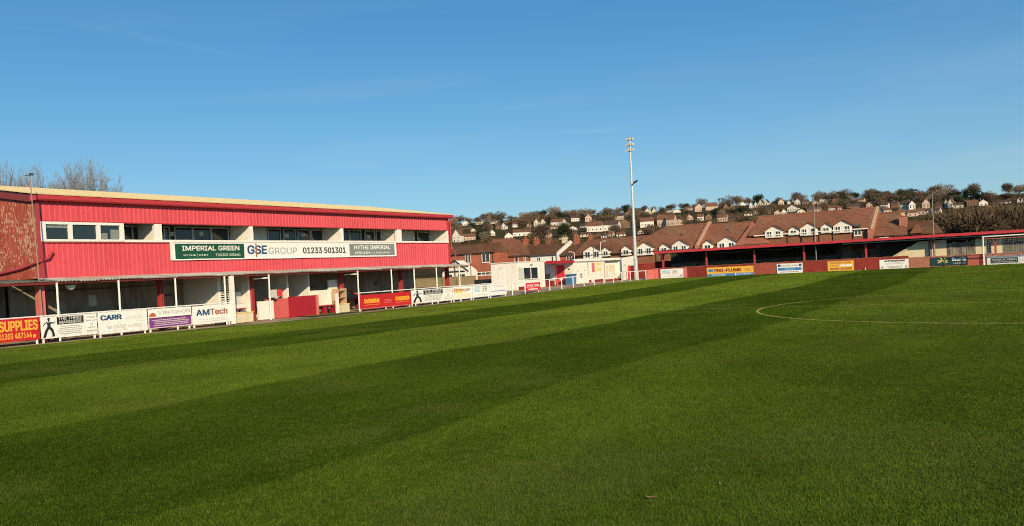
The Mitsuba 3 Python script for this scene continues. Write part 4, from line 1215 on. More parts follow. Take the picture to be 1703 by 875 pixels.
def dormer(parent, x0, x1, zb, zt, yf, lights, roof_b, back=3.2, shade=None):
    """white gabled dormer: front wall, little roof running back into the main roof, windows"""
    h = zt - zb
    ze = zb + .60 * h if lights > 2 else zb + .62 * h
    xm = (x0 + x1) / 2
    e = .12
    k = M().prism([(x0, zb), (x1, zb), (x1, ze), (xm, zt), (x0, ze)], 'y', yf, yf + back).part(parent, 'dormer', 'white_wall')
    v = []
    for yy in (yf - .18, yf + back):
        v += [[x0 - e, yy, ze - .10], [xm, yy, zt + .03], [x1 + e, yy, ze - .10], [x0 - e, yy, ze - .02], [xm, yy, zt + .12], [x1 + e, yy, ze - .02]]
    f = [[3, 4, 10], [3, 10, 9], [4, 5, 11], [4, 11, 10], [0, 7, 1], [0, 6, 7], [1, 8, 2], [1, 7, 8], [0, 1, 4], [0, 4, 3], [1, 2, 5], [1, 5, 4], [0, 3, 9], [0, 9, 6], [2, 8, 11], [2, 11, 5]]
    M().raw(v, f).part(k, 'dormer_roof', roof_b)
    w_ = x1 - x0
    zs, zh = zb + .07 * h, zb + .56 * h
    if lights > 2:
        for a, b in ((.10, .40), (.60, .90)):
            window3(k, x0 + a * w_, x0 + b * w_, zs, zh, yf)
    else:
        window3(k, x0 + .20 * w_, x0 + .80 * w_, zs, zh, yf)
    return k


def window3(parent, u0, u1, z0, z1, y):
    """two-light casement as one sub-part on a dormer: dark lights between white bars"""
    t = .07
    um = (u0 + u1) / 2
    m = M()
    for a, b in ((u0 + t, um - t / 2), (um + t / 2, u1 - t)):
        m.box(a, b, y - .03, y - .004, z0 + t, z1 - t)
    m.part(parent, 'window_lights', 'house_glass')
    m = M()
    for a, b, c, d in ((u0, u1, z0, z0 + t), (u0, u1, z1 - t, z1), (u0, u0 + t, z0 + t, z1 - t), (um - t / 2, um + t / 2, z0 + t, z1 - t), (u1 - t, u1, z0 + t, z1 - t)):
        m.box(a, b, y - .06, y - .003, c, d)
    m.part(parent, 'window_frame', 'white_paint')


R = thing('dormer_terrace', 'long brick terrace with six white dormers, behind the floodlight and the white huts', 'house')
M().box(-57.6, -39.0, 112.0, 112.2, -.2, 3.75).part(R, 'wall', 'brick_brown')
pitched(R, -58.2, -44, 111.7, 3.82, 117, 6.1, 122.3, 'tile_dark')
pitched(R, -50.5, -38.8, 111.68, 3.84, 117.0, 7.25, 122.4, 'tile_dark', hipl=4.9)
gutter(R, -57.6, -39, 111.72, 3.82, 'black_paint')
for a, b, zb, zt, l in ((-56.3, -53.4, 3.2, 5.05, 4), (-53.3, -52.0, 3.42, 4.78, 2), (-50.2, -48.7, 3.38, 4.78, 2), (-47.85, -45.35, 3.25, 5.05, 4), (-44.4, -43.0, 3.4, 4.72, 2), (-42.55, -40.2, 3.3, 5.05, 4)):
    dormer(R, a, b, zb, zt, 111.66, l, 'tile_brown')
for xx in (-52.2, -50.6, -45.0, -44.2):
    M().line([(xx, 111.9, 3.7), (xx, 111.9, .2)], .06).part(R, 'downpipe', 'black_paint')
window(R, 'y', 112, -46.3, -45.4, 1.6, 2.0, 2)
window(R, 'y', 112, -44.0, -42.9, 1.9, 2.2, 2)
R2 = thing('dormer_terrace', 'brick terrace between a sloping pink parapet and a pink hipped wing, with two dormers', 'house')
M().box(-38.9, -29.4, 112.0, 112.2, -.2, 3.8).part(R2, 'wall', 'brick_brown')
pitched(R2, -38.7, -31.3, 111.7, 3.85, 117, 7.05, 122.3, 'tile_dark')
M().prism([(111.4, 3.7), (111.4, 4.2), (117, 7.5), (122.6, 4.2), (122.6, 3.7), (117, 6.9)], 'x', -39.15, -38.65).part(R2, 'parapet', 'brick_pink')
M().prism([(111.35, 4.14), (111.35, 4.26), (117, 7.58), (122.6, 4.26), (122.6, 4.14), (117, 7.46)], 'x', -38.85, -38.6).part(R2, 'coping', 'wood_pale')
M().raw([[-33.4, 110.8, 3.85], [-29.1, 110.8, 3.85], [-29.1, 119, 3.85], [-33.4, 119, 3.85], [-32.2, 115.2, 6.95]], [[0, 1, 4], [1, 2, 4], [2, 3, 4], [3, 0, 4], [0, 2, 1], [0, 3, 2]]).part(R2, 'hipped_wing_roof', 'tile_pink')
m = M().prism([(-33.35, -.2), (-29.2, -.2), (-29.2, 3.9), (-33.35, 3.9)], 'y', 110.92, 112.0)
m.part(R2, 'wing_wall', 'brick_brown')
for a, b, zb, zt, l in ((-38.15, -36.7, 3.4, 4.75, 2), (-36.1, -33.5, 3.3, 5.02, 4)):
    dormer(R2, a, b, zb, zt, 111.66, l, 'tile_brown')
R3 = thing('dormer_terrace', 'tallest brick terrace with five white dormers above the middle of the covered terrace', 'house')
M().box(-31.11, -17.11, 112.0, 112.2, -.2, 4.96).part(R3, 'wall', 'brick_brown')
M().prism([(112.2, -.2), (121.8, -.2), (121.8, 4.91), (117, 7.55), (112.2, 4.91)], 'x', -31.32, -31.11).part(R3, 'gable_wall', 'brick_brown')
pitched(R3, -31.84, -17.01, 111.7, 5.06, 117, 7.65, 122.3, 'tile_red')
gutter(R3, -31.11, -17.11, 111.74, 5.03, 'white_paint')
for a, b, zb, zt, l in ((-29.66, -27.38, 4.54, 6.05, 4), (-26.65, -25.36, 4.70, 5.80, 2), (-25.20, -23.02, 4.54, 6.10, 4), (-22.66, -21.36, 4.70, 5.92, 2), (-21.16, -18.93, 4.59, 6.13, 4)):
    dormer(R3, a, b, zb, zt, 111.66, l, 'tile_brown')
window(R3, 'y', 112, -18.77, -17.89, 4.13, 4.85, 2)
box(R3, 'roof_light', 'dark_grey', -18.67, -17.94, 111.5, 113.0, 5.22, 5.48)
for xx in (-26.86, -22.92, -21.26, -18.87):
    M().line([(xx, 111.9, 4.91), (xx, 111.9, .2)], .05).part(R3, 'downpipe', 'black_paint')
M().prism([(111.4, 3.66), (111.4, 4.80), (117, 7.76), (122.6, 4.80), (122.6, 3.66), (117, 6.77)], 'x', -17.11, -16.54).part(R3, 'parapet', 'brick_pink')
M().prism([(111.3, 4.76), (111.3, 4.88), (117, 7.84), (122.6, 4.88), (122.6, 4.76), (117, 7.72)], 'x', -16.80, -16.49).part(R3, 'coping', 'wood_pale')
box(R3, 'dark_strip', 'black_paint', -23.33, -23.21, 110.2, 110.32, 0, 5.42)  # narrow black upright, with a ledge, before the terrace wall
box(R3, 'dark_ledge', 'black_paint', -23.46, -22.40, 110.0, 111.6, 3.14, 3.25)
S = thing('brick_house', 'brick house with a dark red roof and small brick turret, right of the tallest terrace', 'house')
M().box(-16.49, -9.54, 112, 112.2, -.2, 3.97).part(S, 'wall', 'brick_brown')
pitched(S, -16.54, -12.65, 111.7, 4.02, 117, 6.90, 122.3, 'tile_dark', hipr=1.5)
pitched(S, -14.10, -9.33, 111.66, 3.92, 115, 5.42, 118.3, 'tile_brown', hipr=.8)
M().box(-13.79, -12.96, 113.5, 114.6, 4.70, 6.15).box(-13.90, -12.86, 113.4, 114.7, 6.15, 6.25).part(S, 'turret', 'brick_pink')
M().prism([(-12.44, 3.97), (-10.99, 3.97), (-11.72, 5.01)], 'y', 111.4, 114).part(S, 'porch_gable', 'tile_dark')
window(S, 'y', 112, -15.87, -14.83, 3.04, 3.76, 2)
TH = thing('timber_house', 'white gabled house with dark timber framing seen through the end of the stand', 'house')
M().prism([(-80.2, -.2), (-75.2, -.2), (-75.2, 2.4), (-77.7, 4.1), (-80.2, 2.4)], 'y', 109, 111.6).part(TH, 'wall', 'white_wall')
for a, b in (((-80.3, 2.3), (-77.7, 4.15)), ((-77.7, 4.15), (-75.1, 2.3)), ((-79.6, 2.35), (-75.8, 2.35)), ((-77.7, 4.0), (-77.7, .3))):
    M().tube((a[0], 108.95, a[1]), (b[0], 108.95, b[1]), .12, n=4).part(TH, 'timber', 'black_paint')
window(TH, 'y', 109, -79.7, -78.2, 1.2, 2.0, 2)
window(TH, 'y', 109, -77.2, -75.7, 1.2, 2.0, 2)
for holder, x, y, z in ((B, -71.06, 120.2, 7.1), (C, -66.75, 120.2, 7.0), (D, -61.6, 120.2, 6.9), (R, -54.0, 117.2, 6.0), (R3, -24.0, 117.2, 7.7)):
    m = M().tube((x, y, z), (x, y, z + 1.3), .022, n=5).tube((x - .5, y - .2, z + 1.2), (x + .5, y + .2, z + 1.2), .016, n=4)
    for t in (-.45, -.25, 0, .2, .42):
        m.tube((x + t, y + .4 * t - .25, z + 1.2), (x + t, y + .4 * t + .25, z + 1.2), .012, n=4)
    m.part(holder, 'aerial', 'mid_grey')
for holder, x, y, z in ((R, -55.0, 114.6, 5.0), (R, -48.4, 115.0, 5.6), (R, -42.0, 114.5, 5.7), (R2, -35.5, 115.2, 6.1), (R3, -29.0, 115.2, 6.6), (R3, -21.0, 114.6, 6.3), (A, -78.0, 113.4, 6.2), (C, -65.4, 118.4, 5.4)):
    M().tube((x, y, z - .3), (x, y, z + .45), .07, n=8).part(holder, 'vent_pipe', 'dark_grey')
GW = thing('garden_wall', 'mossy tan garden wall in front of the red brick house', 'wall')
M().box(-84, -66.5, 98, 98.3, -.2, 1.55).part(GW, 'wall', 'grass_bank')
M().box(-84, -66.5, 97.95, 98.35, 1.55, 1.62).part(GW, 'coping', 'grass_bank')
for xx in (-72, -69.5):
    M().box(xx, xx + .1, 97.8, 97.95, 0, 1.6).part(GW, 'pier', 'grass_bank')
k = thing('black_tank', 'black box tank beside the left wall of the white hut', 'tank')
M().box(-47.6, -45.6, 70, 71, .1, 1.25).part(k, 'body', 'black_paint')
M().box(-47.65, -45.55, 69.95, 71.05, 1.25, 1.3).part(k, 'lid', 'dark_grey')
for xx, yy, z, arm, lab in ((-47.85, 100, 5.05, 1, 'white street lamp rising above the roof of the noticeboard hut'), (-49.4, 101, 6.6, 0, 'plain telegraph pole in front of the first white dormer'), (-68.5, 100, 6.7, 0, 'thin pole in front of the red brick house'), (-52.0, 100.5, 3.95, -1, 'short street lamp with a curved arm left of the white dormers')):
    k = thing('street_lamp' if arm else 'pole', lab, 'street lamp' if arm else 'pole')
    M().tube((xx, yy, 0), (xx, yy, z), .06, .045, n=8).part(k, 'shaft', 'white_paint' if arm else 'trunk')
    if arm:
        M().line([(xx, yy, z), (xx + .25 * arm, yy, z + .14), (xx + .55 * arm, yy, z + .18)], .04).part(k, 'arm', 'white_paint')
        M().box(xx + .45 * arm, xx + .8 * arm, yy - .1, yy + .1, z + .15, z + .25).part(k, 'lamp_head', 'light_grey')
    else:
        M().box(xx - .3, xx + .3, yy - .04, yy + .04, z - .4, z - .32).part(k, 'crosspiece', 'trunk')

HOUSES=[(-367,518.7,25.5,6.3,9.9,'g','w'),(-371.1,542.1,27.6,9.8,5.1,'r','p'),(-455.5,672.6,41.5,4.6,3.5,'g','w'),(-582.1,844.2,60.4,9.5,5.1,'g','w'),(-433.3,692.6,42.6,4.4,6.4,'g','w'),(-451.1,710.6,44.7,5.4,5.4,'r','b'),(-332.4,537.8,26,6,4.9,'g','w'),(-340,569.8,29,14.2,5.7,'r','t'),(-416.8,733.7,45.6,11.6,7.4,'t','w'),(-388.8,716.8,43.3,12.7,6.7,'r','w'),(-354.9,650.2,36.4,6.8,3.7,'r','p'),(-391.1,791.6,49.8,6.9,6.9,'g','p'),(-288.9,594.9,29.6,12.2,7.5,'r','w'),(-278.8,602.4,29.9,11.7,7.5,'r','w'),(-351.2,782.8,47.8,11.5,7.3,'r','w'),(-431.8,987.4,68,8.3,5.5,'r','b'),(-280.6,632.9,32.6,9.3,6.9,'g','b'),(-270.6,507.8,21.5,5.3,2.5,'r','w'),(-556.4,866.3,61.5,8,3.3,'r','w'),(-531.6,850.1,59.3,10.7,3.2,'r','p'),(-356.4,876.1,56,13.3,7.7,'t','w'),(-260.7,632.5,32,10.9,7.2,'r','w'),(-248.5,632.1,31.5,6.7,8.6,'r','p'),(-239,626.3,30.7,6.6,8.9,'r','p'),(-303.8,884.1,55.1,9.3,9.1,'g','p'),(-289.4,882.7,54.5,12.5,9.6,'r','p'),(-253.6,712.2,38.6,5.3,4.7,'g','p'),(-210,665.2,33.2,7.7,5.3,'r','p'),(-196.4,648.5,31.3,8.2,4.7,'r','b'),(-273.9,892.2,54.8,11.6,7.7,'t','b'),(-285.4,983.3,63.1,7,5.6,'g','w'),(-252.1,907.7,55.5,8.7,7.1,'t','w'),(-257.2,966.5,60.7,10.6,7.5,'t','w'),(-204.9,744.9,39.9,4.2,3.7,'g','w'),(-234.3,955,59,6.3,7.3,'g','p'),(-227.5,961.4,59.3,4,4.7,'g','w'),(-215,947,57.7,6.1,6.5,'g','w'),(-182.8,783.1,42.5,9,6,'g','w'),(-164.8,737.9,38,6.6,3.6,'g','w'),(-181.5,725.2,37.5,5.2,4.1,'g','p'),(-177.3,730.8,37.8,4.1,4.6,'g','w'),(-190.9,975.4,59.4,13.6,7.3,'r','w'),(-191,919.3,54.6,6.9,4.4,'g','p'),(-203.5,933.6,56.2,7.7,5.8,'r','b'),(-127.1,759.5,38.7,10.1,5.1,'r','b'),(-119.5,792.4,41.3,4.7,4.2,'g','p'),(-104.3,770,38.9,5.8,4.3,'r','w'),(-84.3,729,34.7,6.6,6.5,'r','w'),(-78,722.8,34,4.7,6.4,'g','w'),(-68.3,722.8,33.7,5.3,7.2,'g','p'),(-54.6,723,33.3,2.3,6,'g','w'),(-51.1,713.9,32.4,3.2,6.6,'g','w'),(-73.5,628,25.7,5.7,4.1,'r','p'),(-66.3,615.3,24.3,6.4,4.4,'r','p'),(-62.8,633.2,25.8,4.5,4.1,'r','p'),(-60.1,645.4,26.8,4.1,3.3,'r','w'),(-55.1,641.1,26.2,4.5,3.3,'r','w'),(-37.1,732.3,33.5,8.2,4.1,'r','b'),(-29.6,718.9,32.1,5.8,4.7,'g','w'),(-15.6,731.5,32.8,6.7,2.9,'r','w'),(-6.1,724.8,31.9,4.4,4.4,'t','w'),(-22.7,656.2,26.5,6.5,2.8,'r','p'),(-120.9,957.9,55.7,9.4,4.1,'r','p'),(-155.1,757.2,39.4,5.7,3.6,'r','p'),(-58.5,718,33,4.6,3.7,'r','b'),(-147.8,921.5,53.4,8,4.3,'r','p'),(-136.9,759.4,39,5.6,3.6,'r','p'),(-454.2,689.6,43,7.5,3.7,'r','p'),(-337.4,946.5,61.5,9.5,4.6,'r','p'),(-287.6,553.6,26,4,2.9,'r','b'),(-301.4,539.8,25.2,4.7,3.4,'r','p'),(-234.8,706.5,37.5,5.9,4.7,'g','b'),(-320.4,618.9,32.7,7.4,3.6,'g','w'),(-241.6,510.5,20.8,3.5,3,'r','w'),(-243.1,524.2,22,3.4,3.3,'r','p'),(-249.9,513.8,21.3,5.6,2.5,'r','b'),(-331,889.6,56.4,8.9,4.3,'g','w'),(-265.5,530.1,23.3,5.8,3.2,'r','w'),(-240.2,700.7,37.2,5.2,5,'r','w'),(-327,650.3,35.6,5.2,3.1,'r','w'),(-427.3,729.1,45.6,6.5,3.7,'g','p'),(-451,743.4,47.5,5.4,4.3,'r','w'),(-552.2,903.9,64.6,8.5,4.8,'r','w'),(-240,650,32.8,5.4,4.2,'g','p'),(-200.8,760,41.1,5.4,3.8,'r','w'),(-161.2,755,39.4,5.8,3.9,'r','b'),(-210.7,741.7,39.8,6.8,3.2,'r','w'),(-233.7,520.6,21.4,5.9,2.8,'r','w'),(-349.1,912.9,59,6.8,4.4,'r','w'),(-568.2,850.7,60.5,7.6,5.2,'r','w'),(-164.6,888.8,51.1,6,5.6,'r','p'),(-424.5,826.9,53.9,9.1,4.9,'r','w'),(-45.6,705.8,31.5,6.5,3.8,'r','w'),(-144.3,760.3,39.3,6.1,4.2,'r','w'),(-330.1,578.8,29.5,3.9,3.4,'g','w'),(-227.4,539.4,22.9,4,2.5,'g','p'),(-50.2,579.5,20.7,3,2.8,'r','p'),(-21.6,729.1,32.8,4.4,2.7,'r','b'),(-97,774.4,39.1,5.3,4.9,'r','b'),(-89.4,676.4,30.4,5.4,3.4,'r','w'),(-384.7,596.5,32.7,4.6,4.7,'g','w')]
